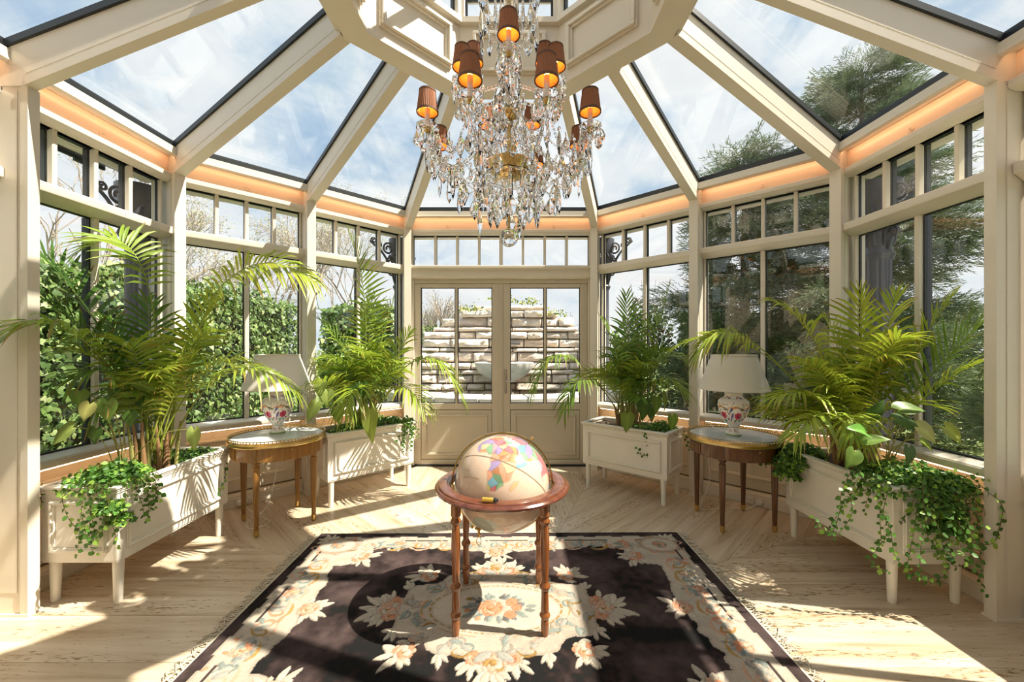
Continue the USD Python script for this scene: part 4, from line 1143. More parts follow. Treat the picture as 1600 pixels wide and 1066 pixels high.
RCOL = np.clip(RCOL * grain, .01, .85)
rug = thing('rug', 'wide plum and cream floral carved rug under the globe', 'rug', (RCX, RCY, 0), .5)
top = np.stack([UX, UY, .011 + RH], -1).reshape(-1, 3)
i, j = np.meshgrid(np.arange(NX - 1), np.arange(NY - 1), indexing='ij')
q = np.stack([i * NY + j, (i + 1) * NY + j, (i + 1) * NY + j + 1, i * NY + j + 1], -1).reshape(-1, 4)
loop = np.concatenate([np.arange(NX) * NY, (NX - 1) * NY + np.arange(1, NY), (np.arange(NX - 2, -1, -1)) * NY + NY - 1, np.arange(NY - 2, 0, -1)])
skirt = top[loop].copy(); skirt[:, 2] = .001
nb = len(top); L_ = len(loop); jj = (np.arange(L_) + 1) % L_
qs = np.stack([loop, nb + np.arange(L_), nb + jj, loop[jj]], 1)
vv = np.vstack([top, skirt]); cc = np.vstack([RCOL.reshape(-1, 3), np.tile(PLUM, (L_, 1))])
obj('pile', T(vv, np.vstack([quads(q), quads(qs)])), mat_vc('rug_wool', 0.95, bump=(420.0, .6), specular_ior_level=0.15), rug, colors=cc)
FRINGE = mat('rug_fringe', (0.52, 0.45, 0.34), .9)
for sx in (-1, 1):
    ms = [box(sx * RX, sx * (RX + .012), -RY, RY, .001, .009)]
    for y in np.arange(-RY + .005, RY, .0085):
        a = srg.normal(0, .55); l = srg.uniform(.05, .085); b2 = srg.normal(0, .02)
        ms.append(tube([(sx * (RX + .006), y, .006), (sx * (RX + .03), y + .02 * a, .007), (sx * (RX + l * .8), y + .04 * a + b2, .005 + .004 * srg.random()), (sx * (RX + l), y + .05 * a + b2 * 1.6, .003)], [.0028, .0026, .0024, .0016], 4))
    obj('fringe', cat(ms), FRINGE, rug, smooth=True, stuff=True)

# ================================================================== CHANDELIER
CHX, CHY = -0.015, 2.02
ch = thing('chandelier', 'large crystal chandelier with copper-brown pleated shades hanging from the lantern', 'chandelier', (CHX, CHY, 0), 0)


def pendant(L, w, kind):
    """Cut crystal drops, top at the origin, hanging down."""
    if kind == 0:      # long spear
        rows = [(0, .12), (.12, .55), (.22, .7), (.62, 1.0), (.80, .75), (1.0, .02)]; k, fl = 6, .75
    elif kind == 1:    # pear drop
        rows = [(0, .06), (.25, .35), (.55, .85), (.72, 1.0), (.88, .7), (1.0, .10)]; k, fl = 8, .55
    elif kind == 2:    # leaf
        rows = [(0, .08), (.16, .55), (.30, .62), (.45, 1.0), (.62, .88), (.80, .52), (1.0, .03)]; k, fl = 8, .38
    else:              # octagon
        rows = [(0, .35), (.2, .8), (.5, 1.0), (.8, .8), (1.0, .35)]; k, fl = 8, .45
    p = []
    for (t, r) in rows:
        for a in np.arange(k) * 2 * PI / k + (.4 if kind == 1 else 0):
            p.append((r * w / 2 * math.cos(a), r * w / 2 * fl * math.sin(a), -t * L))
    return hull(p)


PEND = [pendant(.135, .030, 0), pendant(.075, .044, 1), pendant(.105, .066, 2), pendant(.020, .018, 3), pendant(.165, .028, 0), pendant(.090, .058, 2)]
bead0 = hull([(.0065 * math.cos(a) * r, .0065 * math.sin(a) * r, z) for z, r in ((-.006, .45), (0, 1), (.006, .45)) for a in np.arange(6) * PI / 3])


def beads(pts, step=.0145, s=1.0):
    p = spline(pts, 60); d = np.concatenate([[0], np.cumsum(np.linalg.norm(np.diff(p, axis=0), axis=1))])
    n = max(2, int(d[-1] / step)); t = np.linspace(0, d[-1], n)
    return cat([move(bead0, np.array([np.interp(x, d, p[:, c]) for c in range(3)]), s=s) for x in t])


def hang(parent, pos, kind, rz=None):
    """A drop on a small octagon link."""
    pos = np.asarray(pos, float)
    m = cat([move(PEND[3], pos, rz=rng.uniform(0, PI)), move(PEND[kind], pos + (0, 0, -.019), rz=rng.uniform(0, PI) if rz is None else rz)])
    obj('crystal_drop', m, CRYSTAL, parent, smooth=False)


# stem: glass balusters, brass cups
obj('hanging_rod', cat([tube([(0, 0, 2.0), (0, 0, 4.31)], .006, 8), move(lathe([(0, 0), (.05, 0), (.055, .012), (.03, .03), (.012, .06), (0, .06)][::-1], 24), (0, 0, 4.25))]), BRASS, ch)


def glass_col(prof):
    return lathe(prof, 24, mod=lambda th, k: 1 + .05 * np.cos(th * 8))


obj('glass_baluster', glass_col([(.008, 2.34), (.03, 2.36), (.022, 2.40), (.035, 2.44), (.02, 2.49), (.03, 2.53), (.012, 2.55)]), CRYSTAL, ch)
obj('glass_baluster', glass_col([(.008, 2.61), (.05, 2.65), (.055, 2.68), (.03, 2.72), (.025, 2.80), (.04, 2.86), (.05, 2.90), (.02, 2.94), (.008, 2.95)]), CRYSTAL, ch)
obj('glass_baluster', glass_col([(.008, 2.97), (.035, 3.0), (.045, 3.05), (.025, 3.12), (.03, 3.2), (.02, 3.26), (.008, 3.27)]), CRYSTAL, ch)
obj('brass_hub', lathe([(0, 2.252), (.03, 2.252), (.066, 2.262), (.090, 2.282), (.103, 2.315), (.106, 2.335), (.098, 2.340), (.095, 2.325), (.050, 2.330), (.014, 2.342), (0, 2.345)], 48), BRASS_P, ch)
obj('brass_hub', lathe([(0, 2.55), (.022, 2.552), (.038, 2.565), (.043, 2.585), (.036, 2.602), (.012, 2.612), (0, 2.612)], 32), BRASS_P, ch)
obj('glass_dish', lathe([(.012, 3.235), (.10, 3.25), (.15, 3.285), (.155, 3.29), (.15, 3.292), (.10, 3.257), (.012, 3.243)], 40, mod=lambda th, k: 1 + .03 * np.cos(th * 12)), CRYSTAL, ch)
obj('glass_dish', lathe([(.012, 2.215), (.08, 2.225), (.13, 2.255), (.135, 2.262), (.128, 2.262), (.08, 2.233), (.012, 2.223)], 40, mod=lambda th, k: 1 + .03 * np.cos(th * 12)), CRYSTAL, ch)
pl = 24
SHB, SHT, SHH = .049, .037, .098


def pleated():
    n = 144
    wave = lambda th, k: 1 + .026 * np.cos(th * 36)
    return lathe([(SHB, 0), (SHT, SHH), (SHT - .0015, SHH), (SHB - .0015, .001), (SHB, 0)], n, mod=wave)


SHADEM = pleated()
LINING = lathe([(SHB - .0022, .001), (SHT - .0022, SHH - .001), (SHT - .0032, SHH - .001), (SHB - .0032, .001), (SHB - .0022, .001)], 40)
TRIM = ([lathe([(SHB - .002, -.003), (SHB + .0022, -.003), (SHB + .0020, .006), (SHB - .003, .006), (SHB - .002, -.003)], 48), lathe([(SHT - .003, SHH - .005), (SHT + .0022, SHH - .005), (SHT + .002, SHH + .003), (SHT - .003, SHH + .003), (SHT - .003, SHH - .005)], 48)])
BULBM = lathe([(0, .020), (.009, .022), (.0125, .035), (.011, .052), (.005, .068), (.001, .076)], 14)
SHTRIM = mat('shade_braid', (0.12, 0.055, 0.03), .7)
CANDM = lathe([(.0, -.075), (.012, -.075), (.0125, -.07), (.0115, .018), (0, .018)], 16)
BOBE = lathe([(.006, -.082), (.022, -.086), (.046, -.070), (.052, -.064), (.049, -.063), (.030, -.074), (.006, -.074)], 32, mod=lambda th, k: 1 + .05 * np.cos(th * 10))
ARMS = []
for k in range(8):
    ARMS.append((22.5 + 45 * k, .412, 2.497, 0))
for a, r, z in ((0, .245, 2.79), (80, .235, 2.79), (-80, .235, 2.79), (127, .24, 2.94), (-127, .24, 2.94), (152, .27, 2.655), (-152, .27, 2.655)):
    ARMS.append((a, r, z, 1))
for (adeg, r, zb, tier) in ARMS:
    a = math.radians(adeg)
    d = np.array([math.sin(a), -math.cos(a), 0.0])
    P = d * r + np.array([0, 0, zb])
    h0 = 2.335 if tier == 0 else (2.60 if zb < 2.9 else 2.72)
    ze = zb - .088
    if tier == 0:
        cp = [d * .05 + (0, 0, h0 - .03), d * .10 + (0, 0, h0 + .05), d * .18 + (0, 0, h0 + .01), d * .26 + (0, 0, ze - .135), d * .33 + (0, 0, ze - .135), d * (r - .01) + (0, 0, ze - .05), d * r + (0, 0, ze)]
    else:
        cp = [d * .03 + (0, 0, h0), d * .07 + (0, 0, h0 + .03), d * (r * .55) + (0, 0, ze - .09), d * (r * .85) + (0, 0, ze - .075), d * r + (0, 0, ze)]
    pth = spline(cp, 40)
    arm = obj('arm', tube(pth, .0085 * (1 + .10 * np.cos(np.arange(40) * 1.6)), 8), CRYSTAL, ch)
    obj('drip_dish', move(BOBE, P), CRYSTAL, arm)
    obj('candle', move(CANDM, P), CANDLE, arm)
    obj('brass_cup', move(lathe([(0, -.10), (.008, -.098), (.014, -.088), (.015, -.075), (0, -.075)], 14), P), BRASS, arm)
    obj('lamp_shade', move(SHADEM, P, rz=rng.uniform(0, 1)), SHADE_BROWN, arm)
    obj('shade_lining', move(LINING, P), SHADE_LINING, arm)
    for tm in TRIM:
        obj('shade_braid', move(tm, P), SHTRIM, arm)
    obj('bulb', move(BULBM, P), BULB, arm)
    n = 6 if tier == 0 else 5
    for q in range(n):
        b2 = a + q * 2 * PI / n + .3
        hang(arm, P + np.array([.047 * math.cos(b2), .047 * math.sin(b2), -.068]), [1, 2, 1, 5][(q + int(adeg)) % 4])
    if tier == 0:
        hang(arm, P + np.array([0, 0, -.10]), 4)
        hang(arm, d * .29 + np.array([0, 0, ze - .15]), 0)
        obj('bead_chain', beads([P + (0, 0, -.07), d * .34 + (0, 0, zb - .20), d * .20 + (0, 0, 2.42), d * .05 + (0, 0, 2.58)]), CRYSTAL, ch, smooth=False)
    else:
        hang(arm, P + np.array([0, 0, -.10]), 0)
for k in range(8):
    a0 = math.radians(22.5 + 45 * k); a1 = math.radians(67.5 + 45 * k)
    p0 = np.array([math.sin(a0), -math.cos(a0), 0]) * .40; p1 = np.array([math.sin(a1), -math.cos(a1), 0]) * .40; pm = (p0 + p1) / 2 * .95
    obj('bead_chain', beads([p0 + (0, 0, 2.41), pm + (0, 0, 2.27), p1 + (0, 0, 2.41)]), CRYSTAL, ch, smooth=False)
for (R_, z, n, kinds) in ((.36, 2.36, 16, (1, 2, 0)), (.30, 2.29, 16, (2, 0, 5)), (.235, 2.22, 15, (2, 5, 0)), (.165, 2.17, 12, (5, 2, 4)), (.10, 2.13, 8, (2, 5)), (.135, 2.265, 12, (0, 4, 1)), (.20, 2.34, 12, (1, 5, 2)), (.28, 2.42, 14, (1, 2))):
    for k in range(n):
        a = (k + .5 * (n % 3)) * 2 * PI / n + rng.normal(0, .08)
        r2 = R_ * rng.uniform(.94, 1.06)
        hang(ch, (r2 * math.cos(a), r2 * math.sin(a), z + rng.normal(0, .012)), kinds[k % len(kinds)])
for k in range(10):
    a = k * 2 * PI / 10
    obj('bead_chain', beads([(.10 * math.cos(a), .10 * math.sin(a), 2.27), (.20 * math.cos(a), .20 * math.sin(a), 2.23), (.30 * math.cos(a), .30 * math.sin(a), 2.31), (.36 * math.cos(a), .36 * math.sin(a), 2.36)]), CRYSTAL, ch, smooth=False)
for k in range(12):
    a = k * 2 * PI / 12
    hang(ch, (.148 * math.cos(a), .148 * math.sin(a), 3.275 - .06 * (k % 2)), 4 if k % 2 else 0)
    hang(ch, (.145 * math.cos(a + .26), .145 * math.sin(a + .26), 3.10 - .03 * (k % 3)), [4, 2, 0][k % 3])
    hang(ch, (.055 * math.cos(a), .055 * math.sin(a), 2.90 - .07 * (k % 3)), [2, 1, 5][k % 3])
    hang(ch, (.075 * math.cos(a + .2), .075 * math.sin(a + .2), 2.70 - .07 * (k % 3)), [1, 2, 5][k % 3])
    obj('bead_chain', beads([(.145 * math.cos(a), .145 * math.sin(a), 3.27), (.13 * math.cos(a), .13 * math.sin(a), 3.05), (.05 * math.cos(a), .05 * math.sin(a), 2.93)]), CRYSTAL, ch, smooth=False)
obj('bead_chain', beads([(0, 0, 2.21), (0, .001, 2.10), (0, 0, 2.005)]), CRYSTAL, ch, smooth=False)
fb_ = trimesh.creation.uv_sphere(.046, count=[9, 14])
obj('crystal_ball', cat([move(T(fb_.vertices, fb_.faces), (0, 0, 1.953)), move(PEND[3], (0, 0, 2.012))]), CRYSTAL, ch, smooth=False)

# ================================================================== PLANTS IN THE PLANTERS
def nrm(v):
    v = np.asarray(v, float); return v / (np.linalg.norm(v, axis=-1, keepdims=True) + 1e-12)


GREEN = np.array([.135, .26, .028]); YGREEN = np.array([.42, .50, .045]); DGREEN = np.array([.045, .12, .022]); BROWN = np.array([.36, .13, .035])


def frond(base, tip, ctrl, tone=.5, n=26, ll=.26, w=.0085, u0=.34, roll=0.0, droop=.45, browned=.4, rg=rng):
    """A palm frond: stalk and two rows of folded leaflets. Returns mesh, colours."""
    P = bez(base, ctrl, tip, n=60)
    Tn = nrm(np.gradient(P, axis=0))
    up = np.array([0, 0, 1.0])
    S = nrm(np.cross(Tn, up + 1e-3)); N = nrm(np.cross(S, Tn))
    if roll:
        c, s = math.cos(roll), math.sin(roll); S, N = S * c + N * s, N * c - S * s
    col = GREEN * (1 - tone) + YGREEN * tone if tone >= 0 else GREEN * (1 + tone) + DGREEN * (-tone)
    st = tube(P[::3], np.interp(np.linspace(0, 1, len(P[::3])), [0, .3, 1], [.0065, .0045, .0014]), 5)
    vs, fs, cs = [np.asarray(st.vertices)], [np.asarray(st.faces)], [np.tile(np.array([.33, .36, .08]) * .6 + col * .5, (len(st.vertices), 1))]
    off = len(st.vertices)
    n = int(n * .80); ll *= 1.25; w *= 1.22
    us = np.linspace(u0, .995, n)
    prof_s = np.array([0, .25, .6, .86, 1.0]); prof_w = np.array([.35, 1.0, .85, .42, .04])
    for side in (-1, 1):
        for k, u in enumerate(us):
            f = u * 59; i = min(int(f), 58); a = f - i
            p0 = P[i] * (1 - a) + P[i + 1] * a; t = Tn[i]; sd = S[i] * side; nn = N[i]
            q = (u - u0) / (1 - u0)
            alpha = math.radians(np.interp(q, [0, .5, 1], [70, 56, 20])) + rg.normal(0, .06)
            vv = math.radians(22) + rg.normal(0, .12)
            D = math.cos(alpha) * t + math.sin(alpha) * (sd * math.cos(vv) + nn * math.sin(vv))
            L = ll * (np.interp(q, [0, .15, .45, .8, 1], [.55, .9, 1.0, .72, .42])) * rg.uniform(.9, 1.1)
            wd = w * np.interp(q, [0, .4, 1], [.8, 1.1, .7])
            dr = droop * rg.uniform(.6, 1.3) * L
            C = p0 + D * (L * prof_s)[:, None] + np.array([0, 0, -1.0]) * (dr * prof_s ** 2.2)[:, None]
            wv = nrm(np.cross(D, nn)); fold = nn * .35
            lft = C + (wv + fold) * (wd * prof_w)[:, None]; rgt = C + (-wv + fold) * (wd * prof_w)[:, None]
            v = np.stack([lft, C, rgt], 1).reshape(-1, 3)
            j = np.arange(4)[:, None] * 3
            qd = np.concatenate([np.stack([j[:, 0], j[:, 0] + 1, j[:, 0] + 4, j[:, 0] + 3], 1), np.stack([j[:, 0] + 1, j[:, 0] + 2, j[:, 0] + 5, j[:, 0] + 4], 1)])
            vs.append(v); fs.append(quads(qd) + off); off += 15
            c = np.tile(col * rg.uniform(.8, 1.22) * np.array([rg.uniform(.9, 1.15), 1, 1]), (15, 1))
            if rg.random() < browned:
                c[12:] = BROWN * rg.uniform(.6, 1.2)
                c[9:12] = c[9:12] * .45 + BROWN * .55 * rg.uniform(.4, 1)
            cs.append(c)
    return T(np.vstack(vs), np.vstack(fs)), np.clip(np.vstack(cs), 0, 1)


def palm(label, base, fronds, canes, rad, n_fill, fill_len, fill_tone, name_tone, seed, lean=(0, 0), fill_ll=.24, az=None, spread=.9, along=(1, 0), zlim=None):
    rg = np.random.default_rng(seed)
    t = thing('areca_palm', label, 'palm', base, 0, None)
    B = np.asarray(base, float)
    al = np.array([along[0], along[1]])
    for k in range(canes):
        p = al * rg.uniform(-rad, rad) + np.array([-al[1], al[0]]) * rg.uniform(-.04, .04)
        h = rg.uniform(.18, .34); ln = p / (np.linalg.norm(p) + .1) * .07 + rg.normal(0, .015, 2)
        obj('cane', tube([(p[0], p[1], -.02), (p[0] + ln[0] * .4, p[1] + ln[1] * .4, h * .5), (p[0] + ln[0], p[1] + ln[1], h)], [rg.uniform(.012, .019), .011, .006], 8), PALMBASE if k % 3 else STEM, t)
    for (tip, ctrl, tone, n, ll, roll, kw) in fronds:
        p = al * rg.uniform(-rad, rad) * .7
        m, c = frond((p[0], p[1], .06), np.asarray(tip) - B, np.asarray(ctrl) - B, tone, n, ll, roll=roll, rg=rg, **kw)
        obj('frond', m, LEAF, t, colors=c)
    for k in range(n_fill):
        a = rg.uniform(0, 2 * PI) if az is None else rg.uniform(*az)
        L = fill_len * rg.uniform(.6, 1.1); el = math.radians(rg.uniform(28, 78)) if k % 3 else math.radians(rg.uniform(60, 85))
        p = al * rg.uniform(-rad, rad)
        dirn = np.array([math.cos(a), math.sin(a), 0]) * spread
        tip = np.array([p[0], p[1], .05]) + dirn * L * math.cos(el) + np.array([0, 0, L * math.sin(el)]) + np.array([lean[0], lean[1], 0]) * rg.uniform(.3, 1)
        ctrl = np.array([p[0], p[1], .05]) + dirn * L * math.cos(el) * .25 + np.array([0, 0, L * math.sin(el) * .85 + L * .16])
        W0 = tip + B
        # stay on this side of the glass
        for i in range(NE):
            dd = (W0[:2] - W[i]) @ NIN[i]
            if dd < .13:
                sh = NIN[i] * (.13 - dd + rg.uniform(0, .05)); tip[:2] += sh; ctrl[:2] += sh * .4; W0 = tip + B
        m, c = frond((p[0], p[1], .04), tip, ctrl, fill_tone + rg.normal(0, .28), int(18 + 5 * L), fill_ll * rg.uniform(.8, 1.1), u0=.36, roll=rg.normal(0, .35), rg=rg, droop=.4, browned=.35)
        obj('frond', m, LEAF, t, colors=c)
    return t


z0 = .60
A_ = lambda px, py, Y: at(px, py, Y)
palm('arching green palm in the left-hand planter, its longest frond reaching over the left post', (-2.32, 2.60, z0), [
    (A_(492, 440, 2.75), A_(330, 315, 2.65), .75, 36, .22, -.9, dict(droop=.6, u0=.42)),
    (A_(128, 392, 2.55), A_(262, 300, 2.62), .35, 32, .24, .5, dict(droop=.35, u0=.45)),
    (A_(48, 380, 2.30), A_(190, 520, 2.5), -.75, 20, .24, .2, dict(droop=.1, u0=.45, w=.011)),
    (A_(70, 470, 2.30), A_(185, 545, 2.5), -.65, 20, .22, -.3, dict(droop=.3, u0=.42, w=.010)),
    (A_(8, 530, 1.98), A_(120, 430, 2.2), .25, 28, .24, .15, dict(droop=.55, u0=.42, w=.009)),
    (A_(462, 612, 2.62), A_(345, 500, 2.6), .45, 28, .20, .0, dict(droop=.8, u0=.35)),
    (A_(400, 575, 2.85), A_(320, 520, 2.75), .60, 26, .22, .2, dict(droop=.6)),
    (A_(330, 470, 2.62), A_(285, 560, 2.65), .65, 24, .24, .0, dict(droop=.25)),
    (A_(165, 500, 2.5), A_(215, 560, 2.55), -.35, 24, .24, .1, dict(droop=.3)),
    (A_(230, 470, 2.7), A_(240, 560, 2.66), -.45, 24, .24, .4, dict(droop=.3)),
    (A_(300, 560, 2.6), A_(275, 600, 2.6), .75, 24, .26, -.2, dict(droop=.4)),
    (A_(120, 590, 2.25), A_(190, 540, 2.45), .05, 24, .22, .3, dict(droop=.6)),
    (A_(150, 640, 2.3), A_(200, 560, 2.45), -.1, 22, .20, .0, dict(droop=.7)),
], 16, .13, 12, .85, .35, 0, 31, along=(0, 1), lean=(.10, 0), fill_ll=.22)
palm('tall bright green palm in the planter left of the door', (-1.45, 3.86, z0), [
    (A_(545, 366, 3.62), A_(590, 470, 3.75), .30, 34, .24, .1, dict(droop=.15, u0=.42)),
    (A_(575, 455, 3.75), A_(585, 540, 3.8), .45, 28, .24, .4, dict(droop=.2)),
    (A_(722, 622, 3.65), A_(665, 480, 3.7), .40, 32, .22, .1, dict(droop=.75, u0=.42)),
    (A_(500, 500, 3.65), A_(560, 560, 3.75), .15, 26, .26, .2, dict(droop=.4)),
    (A_(505, 560, 3.5), A_(560, 560, 3.65), .35, 26, .24, .0, dict(droop=.5)),
    (A_(662, 640, 3.55), A_(625, 560, 3.7), .60, 24, .24, -.1, dict(droop=.6)),
    (A_(640, 520, 3.75), A_(605, 580, 3.8), .45, 26, .25, .3, dict(droop=.35)),
    (A_(615, 470, 3.9), A_(595, 540, 3.9), .25, 26, .26, -.4, dict(droop=.3)),
    (A_(540, 640, 3.35), A_(560, 560, 3.6), .5, 24, .24, .0, dict(droop=.7)),
], 13, .12, 17, .80, .40, 0, 32, along=(.707, .707), lean=(.04, -.10), fill_ll=.24, spread=.75)
palm('dense mid-green palm in the planter right of the door', (1.15, 3.90, z0), [
    (A_(832, 612, 3.55), A_(868, 480, 3.65), .15, 30, .20, -.1, dict(droop=.8, u0=.42)),
    (A_(882, 640, 3.55), A_(900, 540, 3.7), .10, 26, .20, .1, dict(droop=.7)),
    (A_(1046, 448, 3.75), A_(1015, 560, 3.8), .25, 26, .20, .2, dict(droop=.15, w=.010)),
    (A_(978, 462, 3.8), A_(985, 560, 3.85), .0, 28, .24, -.2, dict(droop=.2)),
    (A_(940, 500, 3.75), A_(975, 560, 3.8), .1, 26, .24, .3, dict(droop=.3)),
    (A_(1060, 560, 3.6), A_(1020, 540, 3.75), .1, 26, .24, .1, dict(droop=.5)),
    (A_(1015, 500, 3.85), A_(1000, 570, 3.85), .05, 26, .26, .0, dict(droop=.3)),
    (A_(1070, 610, 3.5), A_(1025, 560, 3.7), .35, 24, .22, .0, dict(droop=.7)),
], 13, .12, 19, .78, .05, 0, 33, along=(.755, -.656), lean=(-.04, -.10), fill_ll=.23, spread=.7)
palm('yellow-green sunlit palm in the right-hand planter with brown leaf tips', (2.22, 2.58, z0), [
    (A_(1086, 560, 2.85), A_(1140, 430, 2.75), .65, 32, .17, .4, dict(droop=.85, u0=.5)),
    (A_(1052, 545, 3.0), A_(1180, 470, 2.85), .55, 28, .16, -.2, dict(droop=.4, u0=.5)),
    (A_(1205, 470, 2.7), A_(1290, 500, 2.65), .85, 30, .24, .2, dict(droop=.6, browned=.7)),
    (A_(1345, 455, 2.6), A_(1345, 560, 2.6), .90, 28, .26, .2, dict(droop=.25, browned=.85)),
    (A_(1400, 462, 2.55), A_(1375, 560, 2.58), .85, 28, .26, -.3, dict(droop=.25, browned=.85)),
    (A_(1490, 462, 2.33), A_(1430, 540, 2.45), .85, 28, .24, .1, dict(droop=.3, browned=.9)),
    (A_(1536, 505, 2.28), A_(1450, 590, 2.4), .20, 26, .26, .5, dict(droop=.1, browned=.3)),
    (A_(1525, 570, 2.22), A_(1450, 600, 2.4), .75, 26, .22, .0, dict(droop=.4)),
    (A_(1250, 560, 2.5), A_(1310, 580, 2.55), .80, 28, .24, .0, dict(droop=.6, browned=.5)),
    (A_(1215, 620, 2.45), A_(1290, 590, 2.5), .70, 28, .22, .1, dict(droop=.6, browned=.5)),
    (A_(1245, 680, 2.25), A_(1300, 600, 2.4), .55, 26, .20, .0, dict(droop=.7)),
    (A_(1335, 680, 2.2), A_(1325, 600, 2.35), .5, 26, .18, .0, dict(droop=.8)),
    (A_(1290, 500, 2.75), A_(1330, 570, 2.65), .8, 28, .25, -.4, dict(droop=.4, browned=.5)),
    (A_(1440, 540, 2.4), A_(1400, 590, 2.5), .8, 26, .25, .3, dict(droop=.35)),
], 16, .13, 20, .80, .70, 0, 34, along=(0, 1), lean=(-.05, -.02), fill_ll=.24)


# ---- large heart-shaped leaves
def heart_leaf(L, Wd, droop=.25, cup=.12, col=(.2, .3, .05), rg=rng):
    """Leaf in the xy plane, stalk joint at the origin, tip towards +y; returns mesh, colours."""
    ts = np.array([-.20, -.12, 0.0, .12, .26, .42, .58, .74, .88, 1.0]); hw = np.array([.0, .0, 0.0, 0, 0, 0, 0, 0, 0, 0])
    out = np.interp(ts, [-.20, -.12, 0, .12, .26, .42, .58, .74, .88, 1.0], [.20, .36, .46, .5, .49, .43, .33, .21, .10, .0])
    inn = np.interp(ts, [-.2, -.12, 0, .05], [.18, .10, 0.0, 0.0])
    v, c = [], []
    for t, o, i_ in zip(ts, out, inn):
        for s in (-1, 1):
            for q in (0, .5, 1):
                x = s * (i_ + (o - i_) * q) * Wd
                y = t * L
                z = -droop * L * max(t, 0) ** 2 + cup * abs(x) - .25 * cup * (abs(x) / Wd) ** 2 * Wd + .012 * L * math.sin(t * 9 + q * 3)
                v.append((x, y, z)); k = 1 + .25 * (q == 0) - .06 * q
                c.append(np.asarray(col) * k)
    q = []
    for r in range(len(ts) - 1):
        for s in (0, 1):
            for k in (0, 1):
                a = r * 6 + s * 3 + k
                q.append((a, a + 1, a + 7, a + 6) if s else (a + 1, a, a + 6, a + 7))
    return T(v, quads(q)), np.clip(np.array(c), 0, 1)


def orient(m, pos, tipdir, normal):
    y = nrm(tipdir); z = nrm(np.asarray(normal) - y * (np.asarray(normal) @ y)); x = np.cross(y, z)
    m = m.copy(); v = np.asarray(m.vertices)
    m.vertices = np.asarray(pos) + v[:, :1] * x + v[:, 1:2] * y + v[:, 2:] * z
    return m


def broadleaf(label, root, leaves, seed):
    t = thing('broad_leaf_plant', label, 'plant', root, 0)
    R = np.asarray(root); rg = np.random.default_rng(seed)
    for (p, tip, L, Wd, col, face) in leaves:
        p = np.asarray(p) - R
        m, c = heart_leaf(L, Wd, rg.uniform(.15, .35), rg.uniform(.1, .35), col)
        st = obj('stalk', tube(bez((rg.uniform(-.03, .03), rg.uniform(-.03, .03), -.02), (p[0] * .35, p[1] * .35, max(.05, p[2] * .9 + .05)), p, n=12), .003, 5), STEM, t)
        obj('leaf', orient(m, p, np.asarray(tip, float), np.asarray(face, float)), LEAF, t, colors=c, smooth=True)
    return t


LG_, MG, DG_, YL = (.30, .40, .10), (.16, .27, .045), (.07, .15, .025), (.48, .50, .16)
F0 = (.25, -.85, .45)
broadleaf('heart-leaved plant with pale drooping leaves at the near end of the left-hand planter', (-2.37, 2.42, .61), [
    (A_(125, 612, 2.25), (-.05, -.1, -1), .085, .085, MG, (.6, -.6, .3)), (A_(140, 632, 2.22), (-.25, -.2, -1), .10, .075, YL, (.5, -.8, .2)),
    (A_(168, 628, 2.25), (.1, -.2, -1), .12, .10, MG, F0), (A_(205, 645, 2.3), (.05, -.2, -1), .085, .075, DG_, F0), (A_(112, 670, 2.2), (-.75, -.2, -.6), .14, .11, LG_, (.2, -.7, .7)),
    (A_(150, 670, 2.25), (-.1, -.2, -1), .09, .08, DG_, F0), (A_(303, 672, 2.35), (.05, -.1, -1), .13, .07, LG_, (.5, -.9, .1)), (A_(215, 615, 2.45), (.3, -.2, -.6), .10, .08, DG_, F0),
    (A_(185, 600, 2.5), (-.3, -.2, -.5), .10, .08, DG_, F0)], 1)
broadleaf('heart-leaved plant with a long striped hanging leaf in the planter left of the door', (-1.60, 3.68, .61), [
    (A_(502, 596, 3.45), (-.1, -.2, -1), .14, .11, LG_, F0), (A_(512, 612, 3.4), (.05, -.2, -1), .14, .11, LG_, F0), (A_(494, 630, 3.35), (-.35, -.2, -.9), .18, .10, LG_, (.5, -.6, .5)),
    (A_(578, 640, 3.45), (.05, -.15, -1), .30, .15, (.27, .34, .06), (.0, -1, .2)), (A_(528, 640, 3.45), (.05, -.2, -1), .12, .11, MG, F0), (A_(545, 612, 3.5), (.6, -.2, .2), .14, .10, DG_, F0),
    (A_(565, 600, 3.6), (.1, -.2, -1), .15, .12, DG_, F0), (A_(520, 590, 3.6), (.5, -.2, .3), .12, .09, MG, F0), (A_(540, 580, 3.65), (.3, -.1, -1), .13, .11, MG, F0)], 2)
broadleaf('heart-leaved plant with dark green leaves in the planter right of the door', (1.20, 3.75, .61), [
    (A_(980, 648, 3.5), (-.05, -.2, -1), .16, .14, (.20, .29, .05), F0), (A_(1005, 628, 3.55), (-.02, -.2, -1), .17, .14, DG_, F0), (A_(1026, 622, 3.6), (.0, -.2, -1), .15, .11, MG, F0),
    (A_(1036, 616, 3.65), (.25, -.1, -1), .16, .09, (.22, .30, .06), (.6, -.7, .1)), (A_(1050, 650, 3.5), (.0, -.2, -1), .13, .11, (.20, .33, .05), F0), (A_(1015, 640, 3.7), (.2, -.2, -1), .12, .10, DG_, F0)], 3)
